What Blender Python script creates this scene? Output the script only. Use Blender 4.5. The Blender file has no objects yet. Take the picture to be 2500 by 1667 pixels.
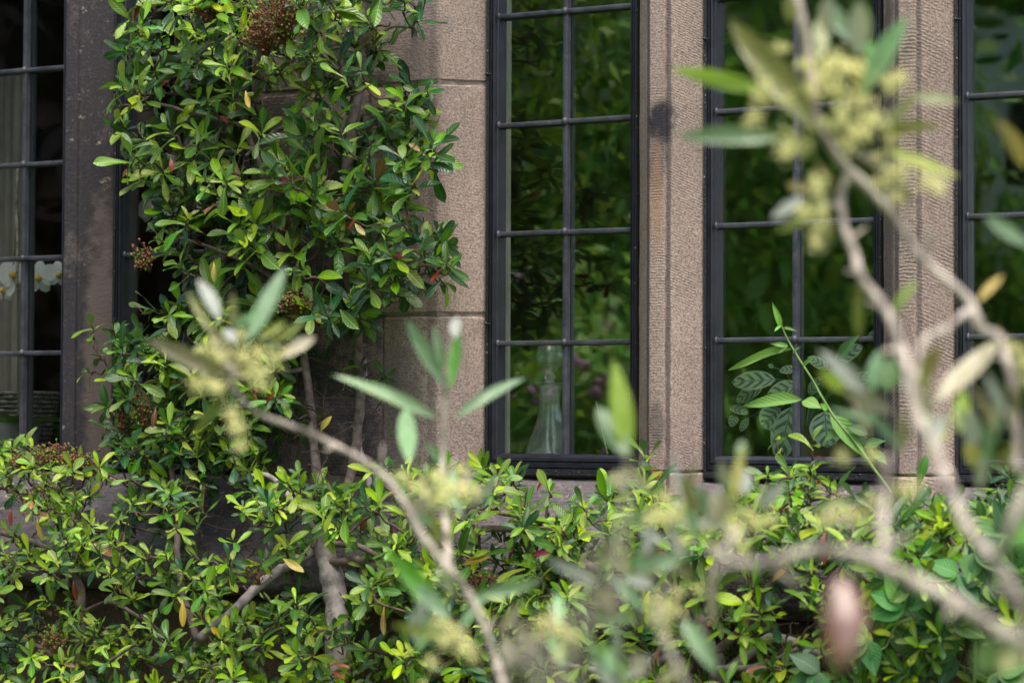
import bpy, bmesh, math, random
import numpy as np
from mathutils import Matrix, Vector, noise

random.seed(7)
rng = np.random.default_rng(7)
SC = bpy.context.scene
COL = SC.collection
R = math.radians

# ------------------------------------------------------------------ camera
ZC = 1.5
CAM = Vector((0.0, -4.25, ZC))
YAW, TILT, ROLL = R(28.425), R(1.908), R(0.225)
FPX = 85 / 36 * 2500


def rot(d):
    c, s = math.cos(TILT), math.sin(TILT)
    d = (d[0], c * d[1] - s * d[2], s * d[1] + c * d[2])
    c, s = math.cos(YAW), math.sin(YAW)
    return Vector((c * d[0] - s * d[1], s * d[0] + c * d[1], d[2]))


def cam_dir(x, y):
    c, s = math.cos(ROLL), math.sin(ROLL)
    return (c * x - s * y, s * x + c * y)


a_ = cam_dir(1, 0)
b_ = cam_dir(0, 1)
RT, UP, FW = rot((a_[0], 0, a_[1])), rot((b_[0], 0, b_[1])), rot((0, 1, 0))
cam_data = bpy.data.cameras.new('camera')
cam = bpy.data.objects.new('camera', cam_data)
COL.objects.link(cam)
m = Matrix.Identity(4)
for i in range(3):
    m[i][0], m[i][1], m[i][2], m[i][3] = RT[i], UP[i], -FW[i], CAM[i]
cam.matrix_world = m
cam_data.lens, cam_data.sensor_width, cam_data.sensor_fit = 85, 36, 'HORIZONTAL'
cam_data.clip_start, cam_data.clip_end = 0.05, 400
cam_data.dof.use_dof = True
cam_data.dof.focus_distance = 4.68
cam_data.dof.aperture_fstop = 4.3
cam_data.dof.aperture_blades = 9
SC.camera = cam


def pt(px, py, y=0.0):
    """the point of the plane at this depth from the glass that the photograph shows there"""
    d = ray(px, py)
    t = (y - CAM.y) / d.y
    return CAM + d * t


def ray(px, py):
    x, y = (px - 1250) / FPX, -(py - 833.5) / FPX
    x, y = cam_dir(x, y)
    return rot((x, 1, y))


def ptd(px, py, d):
    return CAM + ray(px, py) * d


# ------------------------------------------------------------------ world, sun, exposure
SUN_EL, SUN_AZ = R(70), R(135)
w = bpy.data.worlds.new('World')
SC.world = w
w.use_nodes = True
nt = w.node_tree
nt.nodes.clear()
sky = nt.nodes.new('ShaderNodeTexSky')
sky.sky_type = 'NISHITA'
sky.sun_disc = False
sky.sun_elevation = SUN_EL
sky.sun_rotation = SUN_AZ
sky.air_density = 1.0
sky.dust_density = 4.0
sky.ozone_density = 0.6
bg = nt.nodes.new('ShaderNodeBackground')
bg.inputs['Strength'].default_value = 0.15
wo = nt.nodes.new('ShaderNodeOutputWorld')
nt.links.new(sky.outputs[0], bg.inputs[0])
nt.links.new(bg.outputs[0], wo.inputs[0])

sd = bpy.data.lights.new('sun', 'SUN')
sd.energy = 1.15
sd.angle = R(40)
sd.color = (1.0, 0.95, 0.88)
so = bpy.data.objects.new('sun', sd)
COL.objects.link(so)
sv = Vector((math.sin(SUN_AZ) * math.cos(SUN_EL), math.cos(SUN_AZ) * math.cos(SUN_EL), math.sin(SUN_EL)))
so.rotation_euler = sv.to_track_quat('Z', 'Y').to_euler()
so.location = (3, -6, 8)

SC.view_settings.view_transform = 'Standard'
SC.view_settings.look = 'None'
SC.view_settings.exposure = 1.42
SC.view_settings.gamma = 1.0
SC.view_settings.use_curve_mapping = False
SC.render.engine = 'CYCLES'
SC.cycles.use_denoising = True
SC.cycles.max_bounces = 10
SC.cycles.transparent_max_bounces = 24
SC.cycles.sample_clamp_indirect = 6.0


# ------------------------------------------------------------------ node helpers
class NT:
    def __init__(self, name):
        self.m = bpy.data.materials.new(name)
        self.m.use_nodes = True
        self.t = self.m.node_tree
        self.t.nodes.clear()
        self.out = self.t.nodes.new('ShaderNodeOutputMaterial')

    def n(self, typ, ins=None, **kw):
        nd = self.t.nodes.new('ShaderNode' + typ)
        for k, v in kw.items():
            setattr(nd, k, v)
        for k, v in (ins or {}).items():
            self.set(nd, k, v)
        return nd

    def set(self, nd, k, v):
        if hasattr(v, 'links') and hasattr(v, 'node'):
            self.t.links.new(v, nd.inputs[k])
        elif hasattr(v, 'outputs'):
            self.t.links.new(v.outputs[0], nd.inputs[k])
        else:
            if isinstance(v, tuple) and len(v) == 3 and nd.inputs[k].type == 'RGBA':
                v = (*v, 1)
            nd.inputs[k].default_value = v

    def math(self, op, a, b=None, c=None, clamp=False):
        nd = self.n('Math', operation=op, use_clamp=clamp)
        for i, v in enumerate((a, b, c)):
            if v is not None:
                self.set(nd, i, v)
        return nd.outputs[0]

    def mix(self, f, a, b):
        nd = self.n('Mix', data_type='RGBA')
        self.set(nd, 0, f)
        self.set(nd, 6, a if not isinstance(a, tuple) else (*a[:3], 1))
        self.set(nd, 7, b if not isinstance(b, tuple) else (*b[:3], 1))
        return nd.outputs[2]

    def ramp(self, v, lo, hi):
        nd = self.n('MapRange', {0: v, 1: lo, 2: hi}, interpolation_type='SMOOTHSTEP')
        return nd.outputs[0]

    def noise(self, vec, scale, detail=4, rough=0.55, dist=0.0):
        return self.n('TexNoise', {'Vector': vec, 'Scale': scale, 'Detail': detail, 'Roughness': rough, 'Distortion': dist}).outputs[0]

    def done(self, sh):
        self.t.links.new(sh.outputs[0] if hasattr(sh, 'outputs') else sh, self.out.inputs[0])
        return self.m


def simple(name, col, rough=0.6, spec=0.5, var=0.15, scale=40, metal=0.0, bump=0.0):
    t = NT(name)
    co = t.n('TexCoord').outputs['Object']
    nz = t.noise(co, scale)
    dark = tuple(c * (1 - var) for c in col)
    lite = tuple(min(1, c * (1 + var)) for c in col)
    c = t.mix(t.ramp(nz, 0.3, 0.7), dark, lite)
    b = t.n('BsdfPrincipled', {'Base Color': c, 'Roughness': rough, 'Specular IOR Level': spec, 'Metallic': metal})
    if bump:
        bp = t.n('Bump', {'Height': nz, 'Strength': bump, 'Distance': 0.004})
        t.set(b, 'Normal', bp)
    return t.done(b)


def stone_mat(name, base, dark, soot=0.0, tool=0.0, angle=0.0, stains_and_shading=(), pitch=0.0055, spots=0.0):
    """gritty sandstone: grains, blotches, tooled furrows, soot; stains = (x, y, z, rx, rz, colour, amount)"""
    t = NT(name)
    tc = t.n('TexCoord').outputs['Object']
    big = t.noise(tc, 3.2, 5, 0.6)
    mid = t.noise(tc, 22, 5, 0.65)
    grain = t.noise(tc, 230, 3, 0.75)
    grit = t.noise(tc, 130, 4, 0.75)
    c = t.mix(t.ramp(big, 0.35, 0.68), tuple(x * 0.86 for x in base), tuple(x * 1.12 for x in base))
    c = t.mix(t.math('MULTIPLY', t.ramp(mid, 0.48, 0.75), 0.45), c, tuple(x * 0.62 for x in base))
    c = t.mix(t.math('MULTIPLY', t.ramp(grit, 0.50, 0.75), 0.55), c, tuple(min(1, x * 1.5) for x in base))
    c = t.mix(t.math('MULTIPLY', t.ramp(grain, 0.56, 0.40), 0.7), c, tuple(x * 0.38 for x in base))
    h = t.math('ADD', t.math('MULTIPLY', grit, 1.0), t.math('MULTIPLY', grain, 0.5))
    if tool:
        mp = t.n('Mapping', {'Vector': tc, 'Rotation': (angle, 0, 0)})
        wv = t.n('TexWave', {'Vector': mp, 'Scale': 0.314 / pitch, 'Distortion': 4.5, 'Detail': 3, 'Detail Scale': 1.6, 'Detail Roughness': 0.65},
                 wave_type='BANDS', bands_direction='Z').outputs['Fac']
        patch = t.ramp(t.noise(tc, 14, 5, 0.65), 0.36, 0.66)
        wm = t.math('MULTIPLY', wv, patch)
        h = t.math('ADD', h, t.math('MULTIPLY', wm, tool))
        c = t.mix(t.math('MULTIPLY', t.math('SUBTRACT', patch, wm), 0.42 * min(1, tool)), c, tuple(x * 0.36 for x in base))
    if soot:
        sn = t.math('ADD', t.math('MULTIPLY', t.noise(tc, 7, 6, 0.7), 0.6), t.math('MULTIPLY', t.noise(tc, 45, 4, 0.7), 0.4))
        f = t.math('MULTIPLY', t.ramp(sn, 0.66 - 0.42 * soot, 0.80 - 0.42 * soot), min(0.94, 0.5 + 0.5 * soot))
        f = t.math('MULTIPLY', f, t.math('SUBTRACT', 1.0, t.math('MULTIPLY', t.ramp(grit, 0.52, 0.7), 0.35)))
        c = t.mix(f, c, dark)
    stv = t.n('Mapping', {'Vector': tc, 'Scale': (38, 38, 1.6)})
    c = t.mix(t.math('MULTIPLY', t.ramp(t.noise(stv, 1.0, 4, .6), .52, .74), .38), c, tuple(x * .45 for x in base))
    if spots:
        sp = t.math('MULTIPLY', t.ramp(t.noise(tc, 26, 5, 0.7), 0.66 - 0.06 * spots, 0.72 - 0.06 * spots), t.ramp(grit, 0.42, 0.55))
        c = t.mix(t.math('MULTIPLY', sp, 0.8), c, (0.40, 0.32, 0.26))
    sep = t.n('SeparateXYZ', {0: tc})
    for (sx, sy, sz, rx, rz, scol, amt) in stains_and_shading:
        dx = t.math('DIVIDE', t.math('SUBTRACT', sep.outputs[0], sx), rx)
        dz = t.math('DIVIDE', t.math('SUBTRACT', sep.outputs[2], sz), rz)
        rr = t.math('SQRT', t.math('ADD', t.math('MULTIPLY', dx, dx), t.math('MULTIPLY', dz, dz)))
        rr = t.math('ADD', rr, t.math('MULTIPLY', t.math('SUBTRACT', mid, 0.5), 1.3))
        c = t.mix(t.math('MULTIPLY', t.ramp(rr, 1.1, 0.55), amt), c, scol)
    b = t.n('BsdfPrincipled', {'Base Color': c, 'Roughness': 0.9, 'Specular IOR Level': 0.25})
    t.set(b, 'Normal', t.n('Bump', {'Height': h, 'Strength': 0.65, 'Distance': 0.0035}))
    return t.done(b)


def leaf_mat(name, top, under, rough=0.25, trans=0.20, veins=9.0, var=0.38, spec=0.38, rib=0.5):
    t = NT(name)
    uv = t.n('TexCoord').outputs['UV']
    s = t.n('SeparateXYZ', {0: uv})
    au = t.math('ABSOLUTE', t.math('SUBTRACT', s.outputs[0], 0.5))
    ribm = t.math('MULTIPLY', t.ramp(au, 0.055, 0.018), rib)
    ph = t.math('MULTIPLY', t.math('SUBTRACT', s.outputs[1], t.math('MULTIPLY', au, 0.55)), veins * 6.283)
    vein = t.math('SINE', ph)
    rnd = t.math('FRACT', t.math('ADD', t.n('NewGeometry').outputs['Random Per Island'], t.n('ObjectInfo').outputs['Random']))
    rn2 = t.math('FRACT', t.math('MULTIPLY', rnd, 7.31))
    hs = t.n('HueSaturation', {'Hue': t.math('MULTIPLY_ADD', rnd, 0.05, 0.475), 'Saturation': t.math('MULTIPLY_ADD', rn2, 0.25, 0.85),
                               'Value': t.math('MULTIPLY_ADD', rn2, 2 * var, 1 - var), 'Color': (*top, 1)})
    blot = t.noise(t.n('TexCoord').outputs['Object'], 60, 3)
    c = t.mix(t.math('MULTIPLY', t.ramp(blot, 0.45, 0.75), 0.22), hs.outputs[0], tuple(min(1, x * 1.6 + 0.01) for x in top))
    c = t.mix(ribm, c, tuple(min(1, x * 1.9 + 0.05) for x in top))
    c = t.mix(t.math('MULTIPLY', t.ramp(vein, 0.75, 1.0), 0.22), c, tuple(min(1, x * 1.7 + 0.02) for x in top))
    rn3 = t.math('FRACT', t.math('MULTIPLY', rnd, 23.7))
    tip = t.math('ADD', s.outputs[1], t.math('MULTIPLY', t.math('SUBTRACT', t.noise(t.n('TexCoord').outputs['Object'], 9, 4, .7), .5), .9))
    dmg = t.math('MULTIPLY', t.ramp(tip, 1.02, 1.1), t.math('GREATER_THAN', rn3, .55))
    c = t.mix(t.math('MULTIPLY', dmg, .85 if rib > .3 else .4), c, (.16, .09, .035))
    g = t.n('NewGeometry')
    c = t.mix(g.outputs['Backfacing'], c, under)
    bp = t.n('Bump', {'Height': t.math('ADD', t.math('MULTIPLY', vein, 0.5), t.math('MULTIPLY', ribm, -2.0)), 'Strength': 0.25, 'Distance': 0.002})
    b = t.n('BsdfPrincipled', {'Base Color': c, 'Roughness': t.math('MULTIPLY_ADD', g.outputs['Backfacing'], 0.3, rough), 'Specular IOR Level': spec, 'Normal': bp})
    tr = t.n('BsdfTranslucent', {'Color': t.mix(0.5, c, tuple(min(1, x * 2.2) for x in (top[0] * 1.1, top[1] * 1.15, top[2] * 0.5)))})
    mx = t.n('MixShader', {0: trans, 1: b, 2: tr})
    return t.done(mx)


# ------------------------------------------------------------------ object helpers
def link(o, parent=None):
    COL.objects.link(o)
    if parent is not None:
        o.parent = parent
    return o


def tag(o, label=None, cat=None, group=None, kind=None):
    for k, v in (('label', label), ('category', cat), ('group', group), ('kind', kind)):
        if v:
            o[k] = v
    return o


def thing(name, label, cat, loc=(0, 0, 0), group=None):
    o = bpy.data.objects.new(name, None)
    o.empty_display_size = 0.1
    o.location = loc
    link(o)
    return tag(o, label, cat, group)


def mesh(name, verts, faces, mats, uv=None, midx=None, smooth=True, sharp=None):
    me = bpy.data.meshes.new(name)
    me.from_pydata([tuple(v) for v in verts] if not isinstance(verts, np.ndarray) else verts.tolist(), [],
                   faces.tolist() if isinstance(faces, np.ndarray) else faces)
    for mm in (mats if isinstance(mats, (list, tuple)) else [mats]):
        me.materials.append(mm)
    if midx is not None:
        me.polygons.foreach_set('material_index', np.asarray(midx, dtype=np.int32))
    if uv is not None:
        ly = me.uv_layers.new(name='UVMap')
        li = np.empty(len(me.loops), dtype=np.int32)
        me.loops.foreach_get('vertex_index', li)
        ly.data.foreach_set('uv', np.asarray(uv, dtype=np.float32)[li].ravel())
    me.polygons.foreach_set('use_smooth', np.full(len(me.polygons), smooth))
    if sharp:
        me.set_sharp_from_angle(angle=R(sharp))
    me.update()
    return me


def local(parent):
    return Matrix.Translation(-Vector(parent.location)) if parent is not None else Matrix.Identity(4)


def add(name, me, parent=None, M=None):
    """link a mesh whose coordinates (times M) are in world space under its thing or part"""
    o = bpy.data.objects.new(name, me)
    link(o, parent)
    base = Matrix.Identity(4)
    p = parent
    off = Vector((0, 0, 0))
    while p is not None:
        off += Vector(p.matrix_basis.translation)
        p = p.parent
    o.matrix_basis = Matrix.Translation(-off) @ (M if M is not None else base)
    return o


class MB:
    """collects verts and faces, links as one mesh"""

    def __init__(self):
        self.v, self.f, self.mi = [], [], []

    def put(self, v, f, mi=0):
        k = len(self.v)
        self.v += [tuple(x) for x in v]
        self.f += [tuple(i + k for i in q) for q in f]
        self.mi += [mi] * len(f)
        return self

    def box(self, x0, x1, y0, y1, z0, z1, mi=0):
        v = [(x, y, z) for z in (z0, z1) for y in (y0, y1) for x in (x0, x1)]
        return self.put(v, [(0, 2, 3, 1), (4, 5, 7, 6), (0, 1, 5, 4), (2, 6, 7, 3), (0, 4, 6, 2), (1, 3, 7, 5)], mi)

    def tube(self, pts, rad, n=6, mi=0, cap=True):
        pts = [Vector(p) for p in pts]
        if not isinstance(rad, (list, tuple)):
            rad = [rad] * len(pts)
        vs, fs = [], []
        ref = None
        for i, p in enumerate(pts):
            d = (pts[min(i + 1, len(pts) - 1)] - pts[max(i - 1, 0)])
            d = d.normalized() if d.length > 1e-9 else Vector((0, 0, 1))
            if ref is None:
                ref = d.orthogonal().normalized()
            u = (ref - d * ref.dot(d))
            u = u.normalized() if u.length > 1e-6 else d.orthogonal().normalized()
            ref = u
            vv = d.cross(u)
            for k in range(n):
                a = 2 * math.pi * k / n
                vs.append(p + (u * math.cos(a) + vv * math.sin(a)) * rad[i])
        for i in range(len(pts) - 1):
            for k in range(n):
                a, b = i * n + k, i * n + (k + 1) % n
                fs.append((a, b, b + n, a + n))
        if cap:
            fs.append(tuple(range(n))[::-1])
            fs.append(tuple((len(pts) - 1) * n + k for k in range(n)))
        return self.put(vs, fs, mi)

    def lathe(self, prof, c, n=24, mi=0, facet=None):
        vs, fs = [], []
        for j, (r, z) in enumerate(prof):
            for k in range(n):
                a = 2 * math.pi * k / n
                rr = r * (1 + (facet(z, a) if facet else 0))
                vs.append((c[0] + rr * math.cos(a), c[1] + rr * math.sin(a), c[2] + z))
        for j in range(len(prof) - 1):
            for k in range(n):
                a, b = j * n + k, j * n + (k + 1) % n
                fs.append((a, b, b + n, a + n))
        return self.put(vs, fs, mi)

    def me(self, name, mats, smooth=True, sharp=35):
        return mesh(name, self.v, self.f, mats, midx=self.mi, smooth=smooth, sharp=sharp)


ICO_V, ICO_F = None, None


def ico(sub=1):
    b = bmesh.new()
    bmesh.ops.create_icosphere(b, subdivisions=sub, radius=1)
    v = np.array([x.co[:] for x in b.verts])
    f = [tuple(x.index for x in q.verts) for q in b.faces]
    b.free()
    return v, f


ICO1, ICO1F = ico(1)
ICO2, ICO2F = ico(2)
ICO3, ICO3F = ico(3)


def round_poly(pts, rads, n=4):
    out = []
    N = len(pts)
    for i in range(N):
        p, a, b = Vector(pts[i]), Vector(pts[i - 1]), Vector(pts[(i + 1) % N])
        r = rads[i] if isinstance(rads, (list, tuple)) else rads
        if r <= 0:
            out.append(p)
            continue
        da, db = (a - p), (b - p)
        la, lb = min(r, da.length * .45), min(r, db.length * .45)
        A, B = p + da.normalized() * la, p + db.normalized() * lb
        for k in range(n + 1):
            t = k / n
            out.append(A * (1 - t) ** 2 + p * 2 * t * (1 - t) + B * t * t)
    return out


def subdiv_poly(pts, step):
    out = []
    for i in range(len(pts)):
        a, b = pts[i], pts[(i + 1) % len(pts)]
        k = max(1, int((b - a).length / step))
        for j in range(k):
            out.append(a.lerp(b, j / k))
    return out


def prism(prof, lo, hi, axis, seg=0.02, amp=0.0012, bevel=0.003):
    """profile swept along z ('z', profile in xy) or x ('x', profile in yz), slightly uneven, its ends eased"""
    n = max(2, int((hi - lo) / seg))
    c = sum((Vector(p) for p in prof), Vector((0, 0))) / len(prof)
    rows = [(lo, bevel), (lo + bevel, 0)] + [(lo + (hi - lo) * k / n, 0) for k in range(1, n)] + [(hi - bevel, 0), (hi, bevel)]
    vs, fs = [], []
    N = len(prof)
    for (h, ins) in rows:
        for p in prof:
            q = Vector(p)
            if ins:
                d = c - q
                q = q + d.normalized() * min(ins, d.length * .5)
            v = Vector((q[0], q[1], h)) if axis == 'z' else Vector((h, q[0], q[1]))
            if amp:
                v += (noise.noise_vector(v * 26) + noise.noise_vector(v * 90) * .5) * amp
            vs.append(v)
    for j in range(len(rows) - 1):
        for k in range(N):
            a, b = j * N + k, j * N + (k + 1) % N
            fs.append((a, b, b + N, a + N))
    fs.append(tuple(range(N))[::-1])
    fs.append(tuple((len(rows) - 1) * N + k for k in range(N)))
    me_v, me_f = vs, fs
    # outward orientation
    area = sum(prof[i][0] * prof[(i + 1) % N][1] - prof[(i + 1) % N][0] * prof[i][1] for i in range(N))
    if area < 0:
        me_f = [tuple(reversed(q)) for q in fs]
    return me_v, me_f


def stone_block(x0, x1, y0, y1, z0, z1, b=0.006, amp=0.0015, tilt=0.0):
    prof = subdiv_poly(round_poly([(x0, y1), (x0, y0), (x1, y0), (x1, y1)], [0, b, b, 0], 2), 0.09)
    v, f = prism(prof, z0, z1, 'z', seg=0.08, amp=amp, bevel=b * .7)
    return v, f


# ------------------------------------------------------------------ materials
BUFF = (0.390, 0.296, 0.242)
SOOT = (0.042, 0.036, 0.038)
uF = lambda px, py, y: pt(px, py, y).x
M1_C, M2_C = -1.9375, -1.4420
M0_C = (uF(164, 600, -.09) + uF(184, 600, -.09)) / 2
M3_C = M2_C + 0.4955
PIER_RX = pt(1187, 560, -.03).x
s_pos = pt(1628, 300, -0.09)
o_pos = pt(1628, 480, -0.09)
MAT = {}
MAT['stone_pier'] = stone_mat('pier sandstone', (0.390, 0.296, 0.242), SOOT, soot=0.16, tool=0.12, angle=R(8), pitch=0.006,
                             stains_and_shading=((PIER_RX - .082, 0, ZC + .3, .012, 1.2, (0.13, 0.10, 0.09), .5), (PIER_RX - .19, 0, ZC + .02, .10, .16, (0.10, 0.082, 0.078), .55), (PIER_RX - .17, 0, ZC + .78, .12, .12, (0.15, 0.12, 0.115), .6)))  # the narrow line draws the chamfer's crease in colour, without a groove
MAT['stone_pier_sooty_shaded'] = stone_mat('weathered pier sandstone', (0.24, 0.18, 0.15), SOOT, soot=0.56, tool=0.2, angle=R(6), pitch=0.007)  # darker copy: real soot plus the shrub's shade painted into the colour
MAT['stone_mullion'] = stone_mat('tooled mullion sandstone', BUFF, SOOT, soot=0.16, tool=0.34, angle=R(25), pitch=0.0048,
                                 stains_and_shading=((M1_C - .021, 0, ZC + .4, .007, 1.6, (0.07, 0.058, 0.056), .8), (M1_C + .021, 0, ZC + .4, .0045, 1.6, (0.07, 0.058, 0.056), .75),
                                         (M1_C + .004, 0, s_pos.z, .03, .045, (0.022, 0.022, 0.028), .95),
                                         (M1_C, 0, s_pos.z - .08, .02, .07, (0.09, 0.072, 0.065), .6),
                                         (M1_C, 0, o_pos.z, .014, .13, (0.34, 0.19, 0.11), .5),
                                         (M1_C, 0, ZC - .005, .02, .06, (0.10, 0.082, 0.078), .65)))
MAT['stone_mullion_right'] = stone_mat('tooled mullion sandstone, right', BUFF, SOOT, soot=0.2, tool=0.5, angle=R(24), pitch=0.0062,
                                       stains_and_shading=((M2_C - .021, 0, ZC + .4, .007, 1.6, (0.07, 0.058, 0.056), .7), (M2_C + .021, 0, ZC + .4, .0045, 1.6, (0.07, 0.058, 0.056), .6), (M2_C - .05, 0, ZC + .45, .02, .6, (0.09, 0.07, 0.068), .7),
                                               (M2_C - .05, 0, ZC - .05, .02, .2, (0.05, 0.045, 0.05), .75)))
MAT['stone_black'] = stone_mat('soot blackened sandstone', (0.160, 0.128, 0.115), (0.033, 0.031, 0.037), soot=0.76, tool=0.0, spots=.5,
                               stains_and_shading=((M0_C + .055, 0, ZC + .1, .03, .42, (0.20, 0.152, 0.13), .65),))  # browner low right patch, partly its lit look put into the colour
MAT['stone_sill'] = stone_mat('dark weathered sill stone', (0.17, 0.145, 0.148), (0.055, 0.05, 0.06), soot=0.5, tool=1.0, angle=R(30), pitch=0.012, spots=1.0)
MAT['stone_low'] = stone_mat('brown coursed sandstone', (0.17, 0.115, 0.085), (0.05, 0.04, 0.036), soot=0.4, tool=0.5, angle=R(3), pitch=0.02)
MAT['mortar'] = simple('dark mortar', (0.21, 0.16, 0.135), 0.95, 0.1, 0.3, 60, bump=.4)
MAT['orange'] = stone_mat('orange stone', (0.46, 0.20, 0.075), SOOT, soot=0.1)
MAT['iron'] = simple('black painted window metal', (0.013, 0.0135, 0.020), 0.36, 0.5, 0.35, 30, bump=.05)
t = NT('grey glazing bar metal')
tc = t.n('TexCoord').outputs['Object']
na, nb_ = t.noise(tc, 18, 6, .75), t.noise(tc, 120, 4, .8)
cc = t.mix(t.ramp(na, .3, .7), (.030, .031, .040), (.085, .088, .105))
cc = t.mix(t.math('MULTIPLY', t.ramp(nb_, .60, .72), .7), cc, (.21, .21, .23))
cc = t.mix(t.math('MULTIPLY', t.ramp(t.noise(tc, 40, 4, .7), .66, .74), .6), cc, (.12, .075, .05))
bb = t.n('BsdfPrincipled', {'Base Color': cc, 'Roughness': .48, 'Metallic': .2})
t.set(bb, 'Normal', t.n('Bump', {'Height': nb_, 'Strength': .3, 'Distance': .002}))
MAT['lead'] = t.done(bb)
t = NT('speckled black mastic')
tc = t.n('TexCoord').outputs['Object']
nzz = t.noise(tc, 190, 3, .6)
nz2 = t.noise(tc, 95, 2, .5)
cc = t.mix(t.ramp(nzz, .69, .72), (0.010, 0.010, 0.013), (0.42, 0.36, 0.34))
cc = t.mix(t.ramp(nz2, .72, .74), cc, (0.30, 0.13, 0.10))
bb = t.n('BsdfPrincipled', {'Base Color': cc, 'Roughness': .45})
t.set(bb, 'Normal', t.n('Bump', {'Height': nzz, 'Strength': .7, 'Distance': .003}))
MAT['mastic'] = t.done(bb)

# window glass: what it does not reflect it lets through
t = NT('window glass')
g = t.n('NewGeometry')
dt = t.n('VectorMath', {0: g.outputs['Incoming'], 1: g.outputs['Normal']}, operation='DOT_PRODUCT').outputs['Value']
om = t.math('SUBTRACT', 1.0, t.math('ABSOLUTE', dt))
sch = t.math('MULTIPLY_ADD', t.math('POWER', om, 5.0), 0.88, 0.118, clamp=True)
gl = t.n('BsdfGlossy', {'Color': (1, 1, 1), 'Roughness': 0.0})
wob = t.noise(t.n('TexCoord').outputs['Object'], 5, 1)
t.set(gl, 'Normal', t.n('Bump', {'Height': wob, 'Strength': .05, 'Distance': .01}))
tp = t.n('BsdfTransparent', {'Color': (0.94, 0.97, 0.95)})
MAT['glass'] = t.done(t.n('MixShader', {0: sch, 1: tp, 2: gl}))
t = NT('cut crystal')
gg_ = t.n('BsdfGlass', {'Color': (0.97, 0.99, 0.98), 'Roughness': 0.0, 'IOR': 1.55})
MAT['crystal'] = t.done(t.n('MixShader', {0: t.math('MULTIPLY', t.noise(t.n('TexCoord').outputs['Object'], 30, 3), .26), 1: gg_, 2: t.n('BsdfDiffuse', {'Color': (.85, .88, .88)})}))  # white diffuse mixed in so the glass reads bright, standing for its glints

MAT['bark'] = simple('grey brown bark', (0.15, 0.115, 0.095), 0.85, 0.25, 0.45, 60, bump=.6)
MAT['bark_pale'] = simple('silvery bark', (0.30, 0.26, 0.24), 0.7, 0.35, 0.45, 45, bump=.6)
MAT['twig'] = simple('dark twig bark', (0.085, 0.055, 0.042), 0.85, 0.25, 0.45, 80)
MAT['berry'] = simple('dried brown seed heads', (0.17, 0.078, 0.04), 0.8, 0.2, 0.6, 110)
UNDER = (0.12, 0.195, 0.05)
LM = [leaf_mat('young yellow green leaf', (0.225, 0.325, 0.014), (0.25, 0.34, 0.07)),
      leaf_mat('fresh green leaf', (0.130, 0.240, 0.011), UNDER),
      leaf_mat('green leaf', (0.066, 0.160, 0.010), UNDER),
      leaf_mat('dark green leaf', (0.026, 0.085, 0.011), (0.10, 0.15, 0.06)),
      leaf_mat('blue green leaf', (0.022, 0.080, 0.022), (0.11, 0.16, 0.08)),
      leaf_mat('yellowed leaf', (0.33, 0.245, 0.035), (0.28, 0.23, 0.08), trans=.2, var=.45),
      leaf_mat('dead red leaf', (0.115, 0.014, 0.006), (0.11, 0.02, 0.01), trans=.05, var=.5),
      leaf_mat('dead brown leaf', (0.19, 0.085, 0.035), (0.22, 0.12, 0.06), trans=.1)]
OM = {'mint': leaf_mat('grey green olive leaf', (0.185, 0.300, 0.150), (0.36, 0.40, 0.31), rib=.2, veins=3),  # the sky's sheen is painted into this paler leaf colour
      'silver': leaf_mat('silver olive leaf underside', (0.31, 0.33, 0.28), (0.31, 0.33, 0.27), rough=.55, rib=.15, veins=3, var=.1),
      'olive': leaf_mat('olive green leaf', (0.200, 0.220, 0.055), (0.30, 0.31, 0.16), rib=.2, veins=3),
      'dull': leaf_mat('dull olive leaf', (0.190, 0.185, 0.090), (0.28, 0.27, 0.17), rib=.2, veins=3),
      'lime': leaf_mat('yellow green olive leaf', (0.24, 0.33, 0.060), (0.34, 0.40, 0.16), rib=.2, veins=3, trans=.35),
      'ochre': leaf_mat('ochre olive leaf', (0.33, 0.28, 0.08), (0.33, 0.29, 0.13), rib=.2, veins=3),
      'green': leaf_mat('deep green olive leaf', (0.085, 0.220, 0.030), (0.25, 0.30, 0.16), rib=.2, veins=3),
      'cream': leaf_mat('cream olive leaf', (0.33, 0.30, 0.20), (0.32, 0.295, 0.20), rib=.2, veins=3),
      'pink': leaf_mat('dry pink brown leaf', (0.155, 0.082, 0.052), (0.12, 0.045, 0.02), rough=.26, spec=.9, rib=.1, veins=3, trans=.12)}
MAT['olive_bark'] = simple('pale grey olive bark', (0.335, 0.29, 0.235), 0.85, 0.25, 0.6, 32, bump=.5)
MAT['flower'] = simple('pale yellow olive blossom', (0.82, 0.77, 0.34), 0.7, 0.2, 0.25, 120)

# ------------------------------------------------------------------ ground (unseen below the frame)
gm = simple('garden soil', (0.06, 0.045, 0.035), 0.95, 0.1, 0.4, 12, bump=.6)
lw = simple('mown lawn', (0.055, 0.105, 0.022), 0.9, 0.1, 0.35, 6, bump=.6)
tag(add('lawn', mesh('lawn', [(-160, -160, 0), (160, -160, 0), (160, 40, 0), (-160, 40, 0)], [(0, 1, 2, 3)], lw)), kind='structure')
tag(add('flower_bed_soil', mesh('bed', [(-7, -1.6, .004), (3, -1.6, .004), (3, -.17, .004), (-7, -.17, .004)], [(0, 1, 2, 3)], gm)), kind='structure')

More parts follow.
